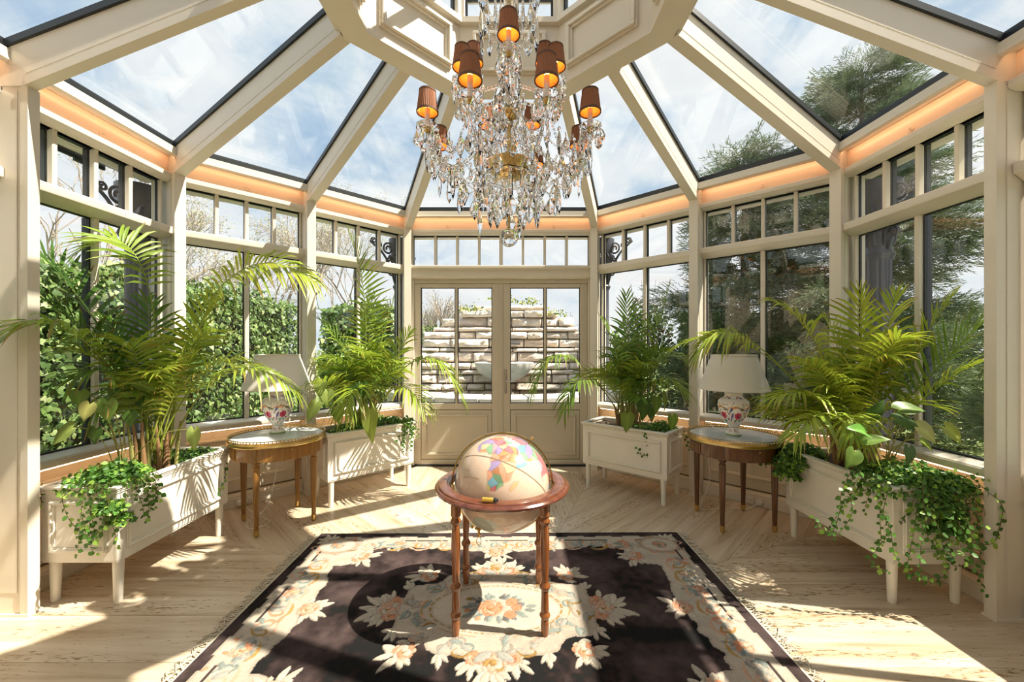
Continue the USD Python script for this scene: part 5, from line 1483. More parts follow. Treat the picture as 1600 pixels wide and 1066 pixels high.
broadleaf('heart-leaved plant with broad lit and dark leaves in the right-hand planter', (2.22, 2.40, .61), [
    (A_(1405, 640, 2.2), (.75, -.1, .15), .15, .10, MG, (-.2, -.6, .8)), (A_(1402, 656, 2.15), (.85, -.2, -.25), .16, .09, DG_, (-.1, -.7, .7)), (A_(1436, 668, 2.1), (.75, -.2, -.55), .13, .10, YL, (-.3, -.7, .6)),
    (A_(1478, 668, 2.12), (.7, -.1, -.65), .14, .07, (.40, .48, .10), (-.4, -.8, .4)), (A_(1352, 676, 2.1), (-.5, -.2, .25), .12, .08, (.16, .40, .05), (0, -.7, .7)), (A_(1350, 690, 2.1), (.5, -.2, .2), .12, .07, MG, (0, -.6, .8)),
    (A_(1335, 706, 2.05), (-.5, -.3, -.75), .10, .10, MG, F0), (A_(1420, 700, 2.1), (-.2, -.3, -.9), .10, .08, DG_, F0), (A_(1360, 650, 2.3), (.4, -.2, .5), .12, .08, DG_, F0), (A_(1440, 690, 2.15), (.6, -.1, -.4), .09, .05, (.30, .42, .06), F0)], 4)

# ---- creeping fig: leaf cushions and trailing strands
LF_V = np.array([(0, 0, 0), (-.40, .30, .07), (-.36, .62, .06), (0, 1, -.06), (.36, .62, .06), (.40, .30, .07), (0, .45, 0)])
LF_F = np.array([(0, 6, 1), (1, 6, 2), (2, 6, 3), (6, 4, 3), (6, 5, 4), (0, 5, 6)])[:, ::-1]


def leaf_cloud(pos, tip, nor, size, col):
    y = nrm(tip); z = nrm(nor - y * np.sum(nor * y, 1, keepdims=True)); x = np.cross(y, z)
    v = pos[:, None] + size[:, None, None] * (LF_V[None, :, :1] * x[:, None] + LF_V[None, :, 1:2] * y[:, None] + LF_V[None, :, 2:] * z[:, None])
    n = len(pos)
    f = (LF_F[None] + 7 * np.arange(n)[:, None, None]).reshape(-1, 3)
    return T(v.reshape(-1, 3), f), np.clip(np.repeat(col, 7, 0), 0, 1)


def leafcols(n, rg, light=.3):
    k = rg.random((n, 1))
    c = np.where(k < light, np.array([[.25, .42, .06]]), np.array([[.075, .19, .028]]))
    return c * rg.uniform(.65, 1.35, (n, 1))


def strand(pts, rg, step=.021, size=.030, face=(0, -1, .2)):
    p = spline(pts, 80); d = np.concatenate([[0], np.cumsum(np.linalg.norm(np.diff(p, axis=0), axis=1))])
    n = max(4, int(d[-1] / step)); t = np.linspace(.01, d[-1], n)
    q = np.stack([np.interp(t, d, p[:, c]) for c in range(3)], 1)
    tg = nrm(np.gradient(q, axis=0)); sd = nrm(np.cross(tg, np.asarray(face)) + 1e-6)
    sg = np.where(np.arange(n) % 2, 1.0, -1.0)[:, None]
    tip = sd * sg + tg * .4 + rg.normal(0, .3, (n, 3)) + np.array([0, 0, -.3])
    m, c = leaf_cloud(q, tip, np.asarray(face) + rg.normal(0, .35, (n, 3)), size * rg.uniform(.6, 1.15, n), leafcols(n, rg, .25))
    st = tube(p[::4], .0016, 4)
    return cat([m, st]), np.vstack([c, np.tile((.16, .13, .05), (len(st.vertices), 1))])


def creeper(label, root, cushions, strands, seed, n_leaf):
    t = thing('creeping_fig', label, 'trailing plant', root, 0)
    R = np.asarray(root); rg = np.random.default_rng(seed)
    P, N, TI = [], [], []
    for (c, r, h, k) in cushions:
        u = rg.random(k); a = rg.uniform(0, 2 * PI, k); rr = np.sqrt(u)
        x = rr * np.cos(a); y = rr * np.sin(a); z = np.sqrt(np.clip(1 - rr ** 2, 0, 1)) * h * rg.uniform(.4, 1.15, k)
        P.append(np.asarray(c) - R + np.stack([x * r[0], y * r[1], z], 1)); nn = np.stack([x * .8, y * .8 - .25, .7 + 0 * x], 1) + rg.normal(0, .35, (k, 3)); N.append(nn)
        TI.append(np.stack([x, y, -.35 + 0 * x], 1) + rg.normal(0, .6, (k, 3)))
    P, N, TI = map(np.vstack, (P, N, TI)); n = len(P)
    m, c = leaf_cloud(P, TI, N, rg.uniform(.018, .032, n), leafcols(n, rg, .30))
    obj('leaf_cushion', m, IVYM, t, colors=c, stuff=True)
    for pts in strands:
        pts = np.asarray(pts, float) - R
        mid = R[:2] * 0
        m, c = strand(pts, rg)
        obj('strand', m, IVYM, t, colors=c)
    return t


def hangs(rg, edge0, edge1, n, lo, hi, out, wob=.05):
    """Strands falling over a rim between two points; out = outward direction."""
    r = []
    for k in range(n):
        f = (k + rg.uniform(.1, .9)) / n
        p = np.asarray(edge0) * (1 - f) + np.asarray(edge1) * f; o = np.asarray(out); L = rg.uniform(lo, hi)
        sw = rg.normal(0, wob, 3) * np.array([1, 1, 0])
        r.append([p - o * .06 + (0, 0, .0), p + o * .015 + (0, 0, .012), p + o * .03 + (0, 0, -.05), p + o * .035 + sw * .6 + (0, 0, -L * .55), p + o * .03 + sw * 1.2 + (0, 0, -L)])
    return r


vr = np.random.default_rng(77)
zr_ = PZ1 + .004
# left-hand planter: box x -2.55..-2.14, y 2.155..2.995
creeper('creeping fig spilling over the near corner of the left-hand planter', (-2.33, 2.3, .62),
        [((-2.35, 2.32, .60), (.20, .20, 0), .11, 800), ((-2.24, 2.26, .62), (.13, .12, 0), .12, 500), ((-2.30, 2.85, .60), (.15, .14, 0), .07, 350), ((-2.165, 2.14, .52), (.07, .05, 0), .05, 260), ((-2.13, 2.17, .44), (.05, .045, 0), .06, 160)],
        hangs(vr, (-2.30, 2.14, zr_), (-2.13, 2.14, zr_), 8, .14, .36, (0, -1, 0), .03) + hangs(vr, (-2.12, 2.16, zr_), (-2.12, 2.36, zr_), 10, .10, .26, (1, 0, 0), .03)
        + [[A_(97, 762, 2.14), A_(98, 785, 2.11), A_(110, 815, 2.11), A_(135, 836, 2.11), A_(160, 828, 2.11), A_(172, 800, 2.11), A_(168, 760, 2.12)],
           [A_(168, 765, 2.11), A_(166, 800, 2.10), A_(160, 830, 2.10), A_(142, 852, 2.10), A_(150, 866, 2.10)], [A_(345, 702, 2.98), A_(352, 730, 2.97), A_(350, 755, 2.92), A_(335, 775, 2.88), A_(322, 772, 2.86)], [A_(342, 700, 2.97), A_(335, 715, 2.93), A_(326, 728, 2.88)],
           [A_(66, 752, 2.17), A_(64, 775, 2.15), A_(66, 790, 2.15)]], 51, 0)
creeper('creeping fig at the right end of the planter left of the door', (-1.2, 4.0, .62),
        [((-1.28, 3.98, .60), (.19, .16, 0), .10, 700), ((-1.55, 3.75, .60), (.16, .14, 0), .07, 350)],
        hangs(vr, (-1.09, 3.93, zr_), (-1.02, 4.0, zr_), 9, .10, .27, (.707, -.707, 0), .03) + hangs(vr, (-1.00, 4.02, zr_), (-1.10, 4.16, zr_), 4, .08, .2, (.707, .707, 0), .03) + [[A_(497, 678, 3.62), A_(503, 690, 3.58), A_(500, 690, 3.6), A_(496, 686, 3.62)]], 52, 0)
creeper('creeping fig trailing one short strand over the planter right of the door', (1.3, 3.75, .62),
        [((1.40, 3.72, .60), (.14, .12, 0), .10, 420), ((1.20, 3.82, .60), (.16, .12, 0), .06, 260)],
        [[A_(1006, 668, 3.62), A_(1007, 680, 3.58), A_(1015, 700, 3.58), A_(1012, 712, 3.58), A_(1000, 710, 3.58), A_(996, 700, 3.58)], [A_(1068, 672, 3.6), A_(1073, 690, 3.55), A_(1078, 702, 3.55)]], 53, 0)
# right-hand planter: box x 2.05..2.46, y 2.14..2.98
vs_ = hangs(vr, (2.10, 2.12, zr_), (2.45, 2.12, zr_), 20, .12, .46, (0, -1, 0), .05) + hangs(vr, (2.035, 2.15, zr_), (2.035, 2.36, zr_), 6, .12, .40, (-1, 0, 0), .05) + hangs(vr, (2.035, 2.80, zr_), (2.035, 3.0, zr_), 8, .06, .18, (-1, 0, 0), .05)
vs_ += [[A_(1330, 735, 2.10), A_(1315, 770, 2.06), A_(1312, 800, 2.05), A_(1300, 830, 2.04), A_(1278, 822, 2.03), A_(1272, 808, 2.03)],
        [A_(1345, 735, 2.08), A_(1330, 775, 2.04), A_(1332, 800, 2.04), A_(1318, 825, 2.04), A_(1303, 840, 2.03)],
        [A_(1370, 740, 2.07), A_(1372, 790, 2.05), A_(1388, 815, 2.05), A_(1384, 840, 2.05), A_(1372, 856, 2.05), A_(1360, 872, 2.05), A_(1366, 885, 2.05), A_(1388, 893, 2.05)],
        [A_(1395, 745, 2.07), A_(1380, 800, 2.05), A_(1392, 830, 2.05), A_(1398, 870, 2.05), A_(1418, 888, 2.05), A_(1440, 905, 2.06), A_(1465, 912, 2.06)],
        [A_(1440, 750, 2.08), A_(1445, 800, 2.05), A_(1450, 840, 2.05), A_(1475, 870, 2.06), A_(1478, 895, 2.06), A_(1460, 910, 2.06)],
        [A_(1520, 748, 2.08), A_(1545, 770, 2.03), A_(1566, 790, 2.02), A_(1562, 825, 2.02), A_(1550, 850, 2.02), A_(1520, 848, 2.03), A_(1505, 838, 2.05)],
        [A_(1490, 755, 2.09), A_(1520, 742, 2.07), A_(1543, 752, 2.05)], [A_(1525, 780, 2.14), A_(1528, 810, 2.13), A_(1526, 840, 2.13)],
        [A_(1480, 770, 2.09), A_(1500, 820, 2.06), A_(1520, 870, 2.06), A_(1500, 885, 2.06), A_(1482, 880, 2.06)]]
creeper('creeping fig trailing in long strands over the near end of the right-hand planter', (2.25, 2.3, .62),
        [((2.27, 2.30, .60), (.22, .22, 0), .13, 1150), ((2.32, 2.15, .62), (.17, .08, 0), .10, 600), ((2.28, 2.10, .50), (.10, .045, 0), .10, 420), ((2.30, 2.10, .40), (.09, .04, 0), .10, 300), ((2.06, 2.22, .60), (.06, .12, 0), .06, 200)], vs_[:26] + vs_[34:], 54, 0)
creeper('creeping fig hanging beside the dark walnut table from the far end of the right-hand planter', (2.05, 2.9, .62),
        [((2.10, 2.88, .60), (.14, .14, 0), .09, 520), ((2.00, 2.86, .54), (.10, .13, 0), .10, 480), ((1.96, 2.84, .46), (.06, .09, 0), .10, 240)], vs_[26:34], 55, 0)

# ================================================================== OUTSIDE
grd = struct('ground')
GRASS = mat('lawn', (0.12, 0.17, 0.05), 0.95, noise=(3.0, (0.20, 0.24, 0.08)), bump=(60.0, .8))
PAVE = mat('terrace_paving', (0.42, 0.40, 0.36), 0.85, noise=(6.0, (0.50, 0.47, 0.42)))
obj('lawn', box(-30, 30, -12, 45, -.40, -.16), GRASS, grd)
obj('terrace', box(-4.1, 4.0, -2.0, 6.0, -.165, -.12), PAVE, grd)

# ---- iron veranda columns at the outer corners
SOFF = mat('veranda_boards', (0.05, 0.055, 0.05), .5)
CORN = {1: 'left window', 2: 'left side of the door', 3: 'right side of the door', 4: 'right window'}
CLAB = {1: 'dark fluted iron column with scrolled bracket outside the left window', 2: 'dark fluted iron column outside, just left of the double door', 3: 'dark fluted iron column outside, just right of the double door', 4: 'grey fluted iron column with scrolled capital outside the right window'}


def scroll(c, u, r, turns, w, flip=1):
    th = np.linspace(0, turns * 2 * PI, 36); rr = r * (1 - .75 * th / th[-1])
    p = np.asarray(c) + np.outer(rr * np.cos(th) * flip, [*u, 0]) + np.outer(rr * np.sin(th), [0, 0, 1.0])
    return tube(p, w, 5)


for k in (1, 2, 3, 4):
    bis = NIN[k - 1] + NIN[k]; bis /= np.linalg.norm(bis)
    c = W[k] - bis * (.42 if k in (1, 4) else .36)
    t = thing('veranda_column', CLAB[k], 'column', (c[0], c[1], -.12), 0)
    fl = lambda th, kk: 1 - .07 * np.clip(np.cos(th * 14), -.2, 1) * ((kk > 4) & (kk < 8))
    R_ = .095
    obj('shaft', lathe([(R_ * 1.5, 0), (R_ * 1.5, .12), (R_ * 1.2, .16), (R_ * 1.25, .20), (R_ * 1.05, .24), (R_, .30), (R_ * .98, 1.4), (R_ * .94, 2.22), (R_ * 1.05, 2.24), (R_ * 1.18, 2.27), (R_ * 1.0, 2.30), (R_ * .95, 2.33)], 84, mod=fl), IRON, t)
    cap = [lathe([(R_ * .95, 2.33), (R_ * 1.05, 2.50), (R_ * 1.35, 2.68), (R_ * 1.65, 2.74), (R_ * 1.65, 2.86), (0, 2.86)], 28)]
    for q in range(10):
        a = q * 2 * PI / 10; d = np.array([math.cos(a), math.sin(a)])
        cap.append(scroll(np.array([*(d * R_ * 1.30), 2.62]), d, .045, 1.4, .009))
        cap.append(scroll(np.array([*(d * R_ * 1.12), 2.45]), d, .030, 1.3, .008))
        cap.append(tube(spline([np.array([*(d * R_ * .98), 2.34]), np.array([*(d * R_ * 1.15), 2.40]), np.array([*(d * R_ * 1.0), 2.50])], 8), .010, 5))
    obj('capital', cat(cap), IRON, t, smooth=50)
    br = []
    for u in {1: (-U[0],), 2: (-U[1],), 3: (U[3],), 4: (U[4],)}[k]:
        for (r0, z0_) in ((.10, 2.72), (.075, 2.56), (.055, 2.43)):
            br.append(scroll(np.array([*(u * (R_ + r0 * .9)), z0_]), u, r0 * .8, 1.6, .012, -1))
        br.append(tube(spline([np.array([*(u * R_), 2.30]), np.array([*(u * .16), 2.50]), np.array([*(u * .26), 2.66]), np.array([*(u * .42), 2.78])], 20), .014, 5))
        for (q, zz) in ((.30, 2.75), (.37, 2.79)):
            br.append(scroll(np.array([*(u * q), zz]), u, .035, 1.3, .010))
    obj('bracket', cat(br), IRON, t, smooth=50)
eave = struct('trim')
for i in range(5):
    if i in (0, 4):
        sa, sb = (.05, LEN[i] - .02) if i == 0 else (.02, LEN[i] - .05)
    else:
        sa, sb = -.02, LEN[i] + .02
    dp = .40 if i == 0 else (.13 if i == 4 else .30)
    obj('eave_board', eprism(i, sa - .1, sb + .1, [(-.16, 2.745), (-dp, 2.80), (-dp, 2.86), (-.16, 2.80)]), SOFF, eave)
    if i in (0, 1, 2):
        n = int((sb - sa) / .11)
        obj('eave_valance', cat([eprism(i, sa + k * .11, sa + k * .11 + .104, [(-dp, 2.86), (-dp - .018, 2.86), (-dp - .018, 2.765 - .02 * (k % 2)), (-dp, 2.765 - .02 * (k % 2))]) for k in range(n)]), SOFF, eave)

# ---- leaves for hedges and shrubs
IVY_V = np.array([(0, 0, 0), (-.28, -.05, .03), (-.52, .22, -.04), (-.26, .42, .05), (-.30, .66, 0), (0, 1.0, -.08), (.30, .66, 0), (.26, .42, .05), (.52, .22, -.04), (.28, -.05, .03), (0, .38, .05)])
IVY_F = np.array([(10, k, k + 1) for k in range(0, 9)] + [(10, 9, 0)])[:, ::-1]
OV_V, OV_F = LF_V, LF_F


def lfk(V, F, col):
    return (T(V, F), OUTLEAF, np.tile(np.asarray(col, float), (len(V), 1)))


IVY_KINDS = [lfk(IVY_V, IVY_F, c) for c in ((.07, .135, .035), (.13, .215, .05), (.25, .33, .11), (.40, .46, .22))]
SHRUB_KINDS = [lfk(OV_V, OV_F, c) for c in ((.035, .07, .025), (.06, .11, .035), (.10, .15, .05), (.13, .10, .06))]


def quat_from(tip, nor):
    y = nrm(tip); z = nrm(nor - y * np.sum(nor * y, 1, keepdims=True)); x = np.cross(y, z)
    M = np.stack([x, y, z], 2)
    w = np.sqrt(np.maximum(0, 1 + M[:, 0, 0] + M[:, 1, 1] + M[:, 2, 2])) / 2
    from scipy.spatial.transform import Rotation as Rn_
    q = Rn_.from_matrix(M).as_quat()
    return np.stack([q[:, 3], q[:, 0], q[:, 1], q[:, 2]], 1)


def hedge(label, p0, p1, depth, h, n, seed, kinds, probs, size, name='hedge', catg='hedge', lumps=.18):
    """A clipped green wall from p0 to p1 (its near face), leaf by leaf over a dark core."""
    rg = np.random.default_rng(seed)
    p0, p1 = np.asarray(p0, float), np.asarray(p1, float)
    u = (p1 - p0) / np.linalg.norm(p1 - p0); L = np.linalg.norm(p1 - p0); out = np.array([u[1], -u[0]])
    t = thing(name, label, catg, (*p0, -.16), 0)
    g = 18
    s = np.linspace(0, L, int(L / .25) + 2); zc = np.linspace(0, h, 12)
    core = ext_poly([(0, 0), (L, 0), (L, h - .12), (L * .6, h - .2), (L * .3, h - .1), (0, h - .16)], depth, (np.array([*(-out * .10), 0]), np.array([*u, 0]), (0, 0, 1.0), np.array([*(-out), 0])))
    obj('core', core, mat('hedge_core', (0.018, 0.03, 0.012), .95) if not stage.GetPrimAtPath('/World/Looks/hedge_core') else UsdShade.Material.Get(stage, '/World/Looks/hedge_core'), t)
    k = n
    ss = rg.uniform(-.1, L + .1, k); topm = rg.random(k) < .22
    zz = np.where(topm, h - .05 + rg.normal(0, .08, k), rg.uniform(0, h, k))
    lump = meshkit.fbm(np.stack([ss * 1.3, zz * 1.3, ss * 0], 1), 3, seed) - .45
    dd = np.where(topm, rg.uniform(-depth, .05, k), lump * lumps * 2 + rg.normal(0, .05, k))
    zz = zz + np.where(topm, (meshkit.fbm(np.stack([ss * 1.1, dd * 2, ss * 0 + 3], 1), 3, seed) - .5) * .5, 0)
    pos = u[None] * ss[:, None] + out[None] * dd[:, None]
    pos = np.stack([pos[:, 0], pos[:, 1], zz], 1)
    nor = np.tile(np.array([*out, .45]), (k, 1)) + rg.normal(0, .45, (k, 3)); nor[topm] += (0, 0, 1.0)
    tip = np.tile(np.array([0, 0, -1.0]), (k, 1)) + rg.normal(0, .6, (k, 3))
    idx = rg.choice(len(kinds), k, p=probs)
    instancer('foliage', t, kinds, None, (idx, pos, quat_from(tip, nor), size * rg.uniform(.6, 1.25, k)))
    return t


hedge('tall ivy-covered hedge along the garden outside the left windows', (-4.55, -.5), (-4.85, 8.9), .5, 2.45, 20000, 61, IVY_KINDS, [.36, .38, .19, .07], .074)
hedge('ivy hedge at the garden end, behind the palm left of the door', (-4.2, 9.0), (-2.7, 9.3), .6, 2.45, 2600, 62, IVY_KINDS, [.45, .35, .15, .05], .11)
hedge('dark loose hedge behind the white lamp on the right', (4.4, 10.2), (9.8, 8.3), .8, 2.4, 4800, 63, SHRUB_KINDS, [.45, .35, .15, .05], .11)
hedge('bright low hedge beyond the meadow outside the right window', (8.3, 7.6), (8.6, 1.2), .7, 1.15, 3200, 64, IVY_KINDS, [.1, .3, .35, .25], .10)


def shrub(label, c, r, h, n, seed, kinds, probs, size, name='shrub'):
    rg = np.random.default_rng(seed)
    t = thing(name, label, 'shrub', (*c, -.16), 0)
    tw = []
    for k in range(46):
        a = rg.uniform(0, 2 * PI); q = rg.uniform(.3, 1.08)
        e = np.array([r * q * math.cos(a), r * q * math.sin(a), h * math.sqrt(max(.1, 1 - (q * .9) ** 2)) * rg.uniform(.9, 1.12)])
        tw.append(tube(bez((0, 0, 0), (e[0] * .3, e[1] * .3, e[2] * .6), e, n=7), [.018, .015, .012, .009, .007, .005, .003], 4, caps=False))
    obj('branches', cat(tw), BARK, t, smooth=True)
    d = nrm(rg.normal(0, 1, (n, 3))); d[:, 2] = np.abs(d[:, 2]) * 1.1 - .12
    rad = 1 - np.abs(rg.normal(0, .16, n)); lp = .85 + .35 * (meshkit.fbm(d * 2.4 + 5, 3, seed) - .3)
    pos = d * np.array([r, r, h]) * (rad * lp)[:, None]
    pos[:, 2] = np.maximum(pos[:, 2], .02)
    instancer('foliage', t, kinds, None, (rg.choice(len(kinds), n, p=probs), pos, quat_from(d + rg.normal(0, .8, (n, 3)), d + rg.normal(0, .5, (n, 3)) + (0, 0, .3)), size * rg.uniform(.6, 1.2, n)))
    return t


shrub('round dark twiggy shrub in the garden behind the palm right of the door', (2.95, 8.9), 1.02, 2.95, 4200, 71, SHRUB_KINDS, [.4, .3, .2, .1], .085)
shrub('pale green shrub left of the stone wall, under the bare tree', (-2.2, 10.7), .8, 2.45, 2200, 72, IVY_KINDS, [.2, .3, .3, .2], .09)
shrub('dark reddish-green shrub at the right end of the stone wall', (1.80, 10.6), .62, 2.5, 1800, 73, SHRUB_KINDS, [.3, .3, .2, .2], .075)
shrub('low sunlit shrub in the garden below the right window', (6.9, 6.1), .95, 1.45, 2200, 74, IVY_KINDS, [.1, .3, .35, .25], .07)


# ---- bare spring trees
def bare_tree(label, c, h, seed, spread=.55, levels=5, r0=.075, kids=(3, 4), buds=0):
    rg = np.random.default_rng(seed)
    t = thing('bare_tree', label, 'tree', (*c, -.16), 0)
    segs, tips = [], []

    def grow(p, d, L, r, lev):
        e = p + d * L * .5 + rg.normal(0, .05, 3) * L; q = p + d * L + rg.normal(0, .07, 3) * L
        segs.append((np.array([p, e, q]), np.array([r, r * .85, r * .68]), lev))
        if lev == 0:
            tips.append(q); return
        n = rg.integers(*kids, endpoint=True) + (1 if lev <= 2 else 0)
        for k in range(n):
            a = rg.uniform(0, 2 * PI); s = spread * rg.uniform(.6, 1.35)
            x = nrm(np.cross(d, (0.3, .2, 1.0))); y = np.cross(d, x)
            nd = nrm(d + s * (math.cos(a) * x + math.sin(a) * y) + (0, 0, .12))
            f = rg.uniform(.45, 1.0) if k else 1.0
            b = p + (q - p) * f
            grow(b, nd, L * rg.uniform(.60, .82), r * .60, lev - 1)
    grow(np.zeros(3), np.array([0, 0, 1.0]), h * .30, r0, levels)
    obj('trunk', cat([tube(p, r, 7, caps=False) for p, r, l in segs if l >= levels - 1]), BARK, t, smooth=True)
    obj('branches', cat([tube(p, r, 4 if l > 1 else 3, caps=False) for p, r, l in segs if l < levels - 1]), TWIG, t, smooth=True, stuff=True)
    if buds:
        tp = np.array(tips); k = min(buds, len(tp) * 5)
        pos = tp[rg.integers(0, len(tp), k)] + rg.normal(0, .06, (k, 3))
        instancer('blossom', t, BLOSSOM, None, (rg.integers(0, 2, k), pos, quat_from(rg.normal(0, 1, (k, 3)), rg.normal(0, 1, (k, 3))), rg.uniform(.03, .055, k)))
    return t


TWIG = mat('twig_bark', (0.36, 0.30, 0.25), .9)
BLOSSOM = [lfk(OV_V, OV_F, (.60, .56, .46)), lfk(OV_V, OV_F, (.42, .40, .22))]
bare_tree('thin bare tree seen through the left-most window above the hedge', (-7.2, 6.2), 6.0, 81, .42, 3, .05)
bare_tree('bare tree with pale blossom behind the hedge, seen left of the white lamp', (-9.3, 10.6), 7.4, 82, .60, 6, .085, kids=(3, 3), buds=4200)
bare_tree('bare tree with pale blossom behind the hedge, seen above the white lamp on the left', (-7.2, 12.6), 7.6, 83, .60, 6, .085, kids=(3, 3), buds=4200)
bare_tree('bare tree behind the hedge, seen beside the tall palm left of the door', (-5.6, 14.2), 7.0, 84, .60, 6, .055, kids=(3, 3), buds=2500)
bare_tree('small bare tree seen through the left pane of the double door', (-2.55, 12.6), 3.9, 85, .55, 5, .07, buds=300)


# ---- conifers: feathery drooping sprays
def spray_mesh(seed):
    """A feathery cypress spray: side twigs set with fine forward-pointing needles."""
    rg = np.random.default_rng(seed); v, f, c = [], [], []

    def needle(p, d, L, w, col):
        d = nrm(d); x = nrm(np.cross(d, rg.normal(0, 1, 3))); o = len(v)
        v.extend([p + x * w, p - x * w, p + d * L * .55 + x * w * .8, p + d * L]); f.extend([(o, o + 1, o + 2), (o + 2, o + 1, o + 3)])
        c.extend([col * .7, col * .7, col, col * 1.25])
    for k in range(15):
        q = (k + .5) / 15; s = 1 if k % 2 else -1
        L = .42 * math.sin(PI * (.10 + .78 * q)) + .07
        d0 = np.array([s * math.sin(.62), math.cos(.62), rg.normal(0, .22)]); p0 = np.array([0, q, -.14 * q * q])
        for j in range(6):
            u = (j + .3) / 6; p = p0 + d0 * L * u + np.array([0, 0, -.10 * u * u * L])
            col = np.array((.105, .16, .075)) * rg.uniform(.7, 1.3) + np.array((.07, .06, .03)) * u
            for e in (-1, 1):
                needle(p, d0 + np.array([e * .55, .35, rg.normal(0, .35)]), .115 * rg.uniform(.7, 1.2), .0085, col)
    return T(v, f), OUTLEAF, np.array(c)


SPRAYS = [spray_mesh(k) for k in (1, 2, 3)]


def conifer(label, c, h, r, seed, n_br, tilt=.10, z_from=.4):
    rg = np.random.default_rng(seed)
    t = thing('cypress_tree', label, 'tree', (*c, -.16), 0)
    obj('trunk', tube([(0, 0, 0), (.03, .02, h * .5), (0, 0, h * .97)], [.13, .08, .015], 8), BARK, t, smooth=True)
    br, pos, tip, nor, sz = [], [], [], [], []
    for k in range(n_br):
        q = (k + rg.random()) / n_br; z = z_from + (h - z_from - .1) * q
        R_ = r * (1 - q) ** 1.05 * (.75 + .4 * math.sin(q * 23 + seed)) * rg.uniform(.7, 1.15) + .12
        a = k * 2.399 + rg.normal(0, .3); d = np.array([math.cos(a), math.sin(a), 0])
        P = bez((0, 0, z), d * R_ * .5 + (0, 0, z + R_ * .05), d * R_ + (0, 0, z + R_ * rg.uniform(-.05, .35)), n=8)
        br.append(tube(P, np.linspace(.022 * (1 - q) + .006, .003, 8), 4, caps=False))
        m = int(10 + 24 * R_ / r)
        for j in range(m):
            u = rg.uniform(.22, 1.0); f = u * 7; i_ = min(int(f), 6); p = P[i_] * (1 - (f - i_)) + P[i_ + 1] * (f - i_)
            sd = np.array([-d[1], d[0], 0]) * (1 if j % 2 else -1)
            tv = d * rg.uniform(.5, 1.1) + sd * rg.uniform(.1, .9) * (1.15 - u) + np.array([0, 0, rg.uniform(-.35, .28)])
            pos.append(p + rg.normal(0, .03, 3)); tip.append(tv); nor.append((rg.normal(0, .4), rg.normal(0, .4), 1.0)); sz.append(rg.uniform(.38, .70))
    for j in range(10):
        pos.append((0, 0, h - .1 - j * .1)); tip.append((rg.normal(0, .4), rg.normal(0, .4), 1)); nor.append((rg.normal(), rg.normal(), .1)); sz.append(.42)
    obj('branches', cat(br), BARK, t, smooth=True)
    pos, tip, nor = map(np.array, (pos, tip, nor))
    instancer('foliage', t, SPRAYS, None, (rg.integers(0, 3, len(pos)), pos, quat_from(tip, nor), np.array(sz)))
    return t


conifer('tall feathery cypress with spreading branches behind the right-hand windows', (5.8, 6.6), 6.35, 1.95, 91, 105)
conifer('shorter feathery cypress behind the lamp shade on the right', (4.25, 7.3), 5.1, 1.4, 92, 84)
conifer('slender cypress standing close outside the right wall, shading the floor', (5.25, 2.75), 5.7, .72, 93, 120)

# ---- stacked stone waterfall behind the door
STONES = [mat(f'pale_limestone_{k + 1}', c, .9, noise=(7.0, c2), bump=(24.0, 1.0)) for k, (c, c2) in enumerate((((.62, .52, .42), (.76, .69, .60)), ((.66, .55, .45), (.80, .74, .66)), ((.54, .44, .34), (.70, .60, .50)), ((.68, .54, .44), (.74, .66, .58))))]
wf_ = thing('stone_waterfall', 'stacked pale limestone garden waterfall wall seen through the double door', 'waterfall wall', (-.13, 8.2, -.16), 0)


def rough_block(x0, x1, y0, y1, z0, z1, rg):
    m = box(x0, x1, y0, y1, z0, z1, .018)
    m = trimesh.Trimesh(*trimesh.remesh.subdivide(m.vertices, m.faces), process=False) if False else m
    # a grid face in front so that the broken face has relief
    nx_, nz = max(5, int((x1 - x0) / .042)), 6
    gx, gz = np.meshgrid(np.linspace(x0 + .006, x1 - .006, nx_), np.linspace(z0 + .004, z1 - .004, nz), indexing='ij')
    ed = np.minimum(np.minimum(gx - x0, x1 - gx), np.minimum(gz - z0, z1 - gz))
    nz_ = meshkit.fbm(np.stack([gx * 8 + y0 * 31, gz * 14, gx * 0 + z0 * 7], -1), 3, 9)
    gy = y0 - .11 * np.clip(ed / .035, 0, 1) * np.clip(nz_ * 1.7 - .28, .05, 1) - .02 * rg.random() + .03 * (gz - z0) / (z1 - z0)
    v = np.stack([gx, gy, gz], -1).reshape(-1, 3)
    i, j = np.meshgrid(np.arange(nx_ - 1), np.arange(nz - 1), indexing='ij')
    q = np.stack([i * nz + j, (i + 1) * nz + j, (i + 1) * nz + j + 1, i * nz + j + 1], -1).reshape(-1, 4)
    return cat([m, T(v, quads(q))])


strg = np.random.default_rng(17)
zc = 0.12
profile_z = np.array([.12, .9, 1.35, 1.65, 1.85, 2.05, 2.2, 2.35, 2.50]); lx = np.array([-1.85, -1.85, -1.80, -1.75, -1.62, -1.40, -1.15, -.85, -.50]); rx_ = np.array([1.95, 1.95, 1.9, 1.8, 1.62, 1.45, 1.25, .95, .60])
row = 0
while zc < 2.42:
    hh = strg.uniform(.13, .23) if row % 3 else strg.uniform(.085, .12)
    zm = zc + hh / 2
    xa, xb = np.interp(zm, profile_z, lx) + strg.uniform(-.08, .08), np.interp(zm, profile_z, rx_) + strg.uniform(-.08, .08)
    yb = -.55 + .95 * ((zm - .1) / 2.4) ** 1.1
    x = xa
    while x < xb - .12:
        wd = min(strg.uniform(.30, .78), xb - x)
        if xb - x - wd < .2:
            wd = xb - x
        jy = yb + strg.uniform(-.09, .07)
        obj('stone', rough_block(x + .006, x + wd - .006, jy, jy + .55, zc + .004, zc + hh - .002 - strg.uniform(0, .02), strg), STONES[strg.integers(0, 4)], wf_, smooth=40)
        x += wd
    zc += hh; row += 1
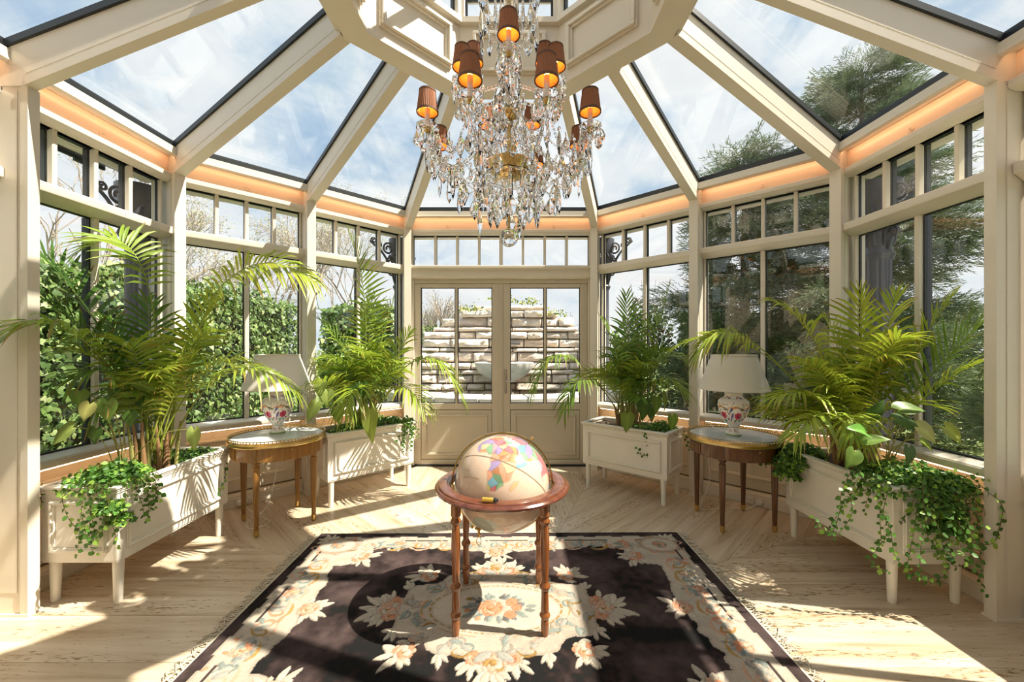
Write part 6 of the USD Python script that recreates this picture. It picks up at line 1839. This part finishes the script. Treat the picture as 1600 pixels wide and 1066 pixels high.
obj('backing', ext_poly([(-1.7, 0), (1.8, 0), (1.6, 1.7), (.9, 2.25), (.3, 2.4), (-.5, 2.4), (-1.2, 2.0), (-1.8, 1.5)], .5, ((0, .45, 0), (1, 0, 0), (0, 0, 1), (0, 1, 0))), mat('stone_joint', (.16, .12, .09), .95), wf_)
obj('water_slot', cat([box(-.28, .30, -.25, .12, 1.59, 1.615, .004), box(-.28, .30, -.20, .12, 1.63, 1.65, .004)]), CHROME, wf_)
BOWLM = mat('weathered_white_stone', (.66, .64, .60), .7, noise=(12.0, (.50, .48, .44)), bump=(50.0, .4))
bw = thing('fluted_basin', 'fluted white stone half bowl jutting from the stone wall', 'basin', (-.15, 7.62, 0), 0)
flb = lambda th, k: 1 + .045 * np.abs(np.cos(th * 9)) * (k < 6)
obj('bowl', lathe([(.05, .735), (.17, .755), (.30, .80), (.42, .875), (.50, .96), (.535, 1.05), (.56, 1.085), (.565, 1.10), (.535, 1.105), (.50, 1.08), (.30, .92), (0, .88)], 108, mod=flb), BOWLM, bw)
obj('neck', lathe([(.0, .50), (.16, .50), (.13, .60), (.10, .70), (.08, .73), (0, .73)], 32), BOWLM, bw)
pool = thing('pool_rim', 'curved pale stone pool rim in front of the stone wall', 'pool edge', (-.13, 8.6, 0), 0)
for k in range(7):
    a0 = math.radians(-90 + (k - 3.5) * 17 + .35); a1 = math.radians(-90 + (k - 2.5) * 17 - .35)
    th = np.linspace(a0, a1, 7); v = []
    for (r, z) in ((2.15, .12), (2.52, .12), (2.52, .50), (2.56, .52), (2.57, .60), (2.53, .625), (2.15, .625)):
        v += [(r * math.cos(x), r * math.sin(x), z) for x in th]
    q = []
    for c in range(7):
        d = (c + 1) % 7
        q += [(c * 7 + j, d * 7 + j, d * 7 + j + 1, c * 7 + j + 1) for j in range(6)]
    m = T(v, quads(q)); capf = [(0, j, j + 1) for j in range(1, 6)]
    f = np.vstack([m.faces, [[a * 7, b * 7, c * 7] for a, b, c in capf], [[a * 7 + 6, c * 7 + 6, b * 7 + 6] for a, b, c in capf]])
    m = T(v, f); m.fix_normals()
    obj('rim_stone', m, BOWLM, pool, smooth=25)
obj('water', ext_poly([(2.16 * math.cos(a_), 2.16 * math.sin(a_)) for a_ in np.linspace(PI + .62, 2 * PI - .62, 24)], .02, ((0, 0, .40), (1, 0, 0), (0, 1, 0), (0, 0, 1))), mat('pool_water', (.10, .14, .13), .03), pool)
for k, (x, z, s) in enumerate(((-.75, 2.30, 11), (.45, 2.45, 12), (.95, 2.22, 13), (-.1, 2.52, 14))):
    rg = np.random.default_rng(s); n = 110
    m, c = leaf_cloud(np.stack([rg.normal(0, .16, n), rg.normal(0, .08, n), np.abs(rg.normal(0, .05, n))], 1), rg.normal(0, 1, (n, 3)) + (0, 0, .6), rg.normal(0, 1, (n, 3)) + (0, -.6, .6), rg.uniform(.03, .055, n), leafcols(n, rg, .5) * np.array([1.6, 1.0, 1.0]))
    o_ = obj('rockery_plant', m, IVYM, '/World', colors=c, kind='stuff', cat='plant', label=['small green tuft on the left step of the stone wall', 'small green tuft on top of the stone wall, right of the door post', 'small reddish tuft on the right slope of the stone wall', 'small tuft at the very top of the stone wall'][k])
    UsdGeom.Xformable(stage.GetPrimAtPath(o_)).AddTranslateOp().Set((-.13 + x, 8.35, -.16 + z))
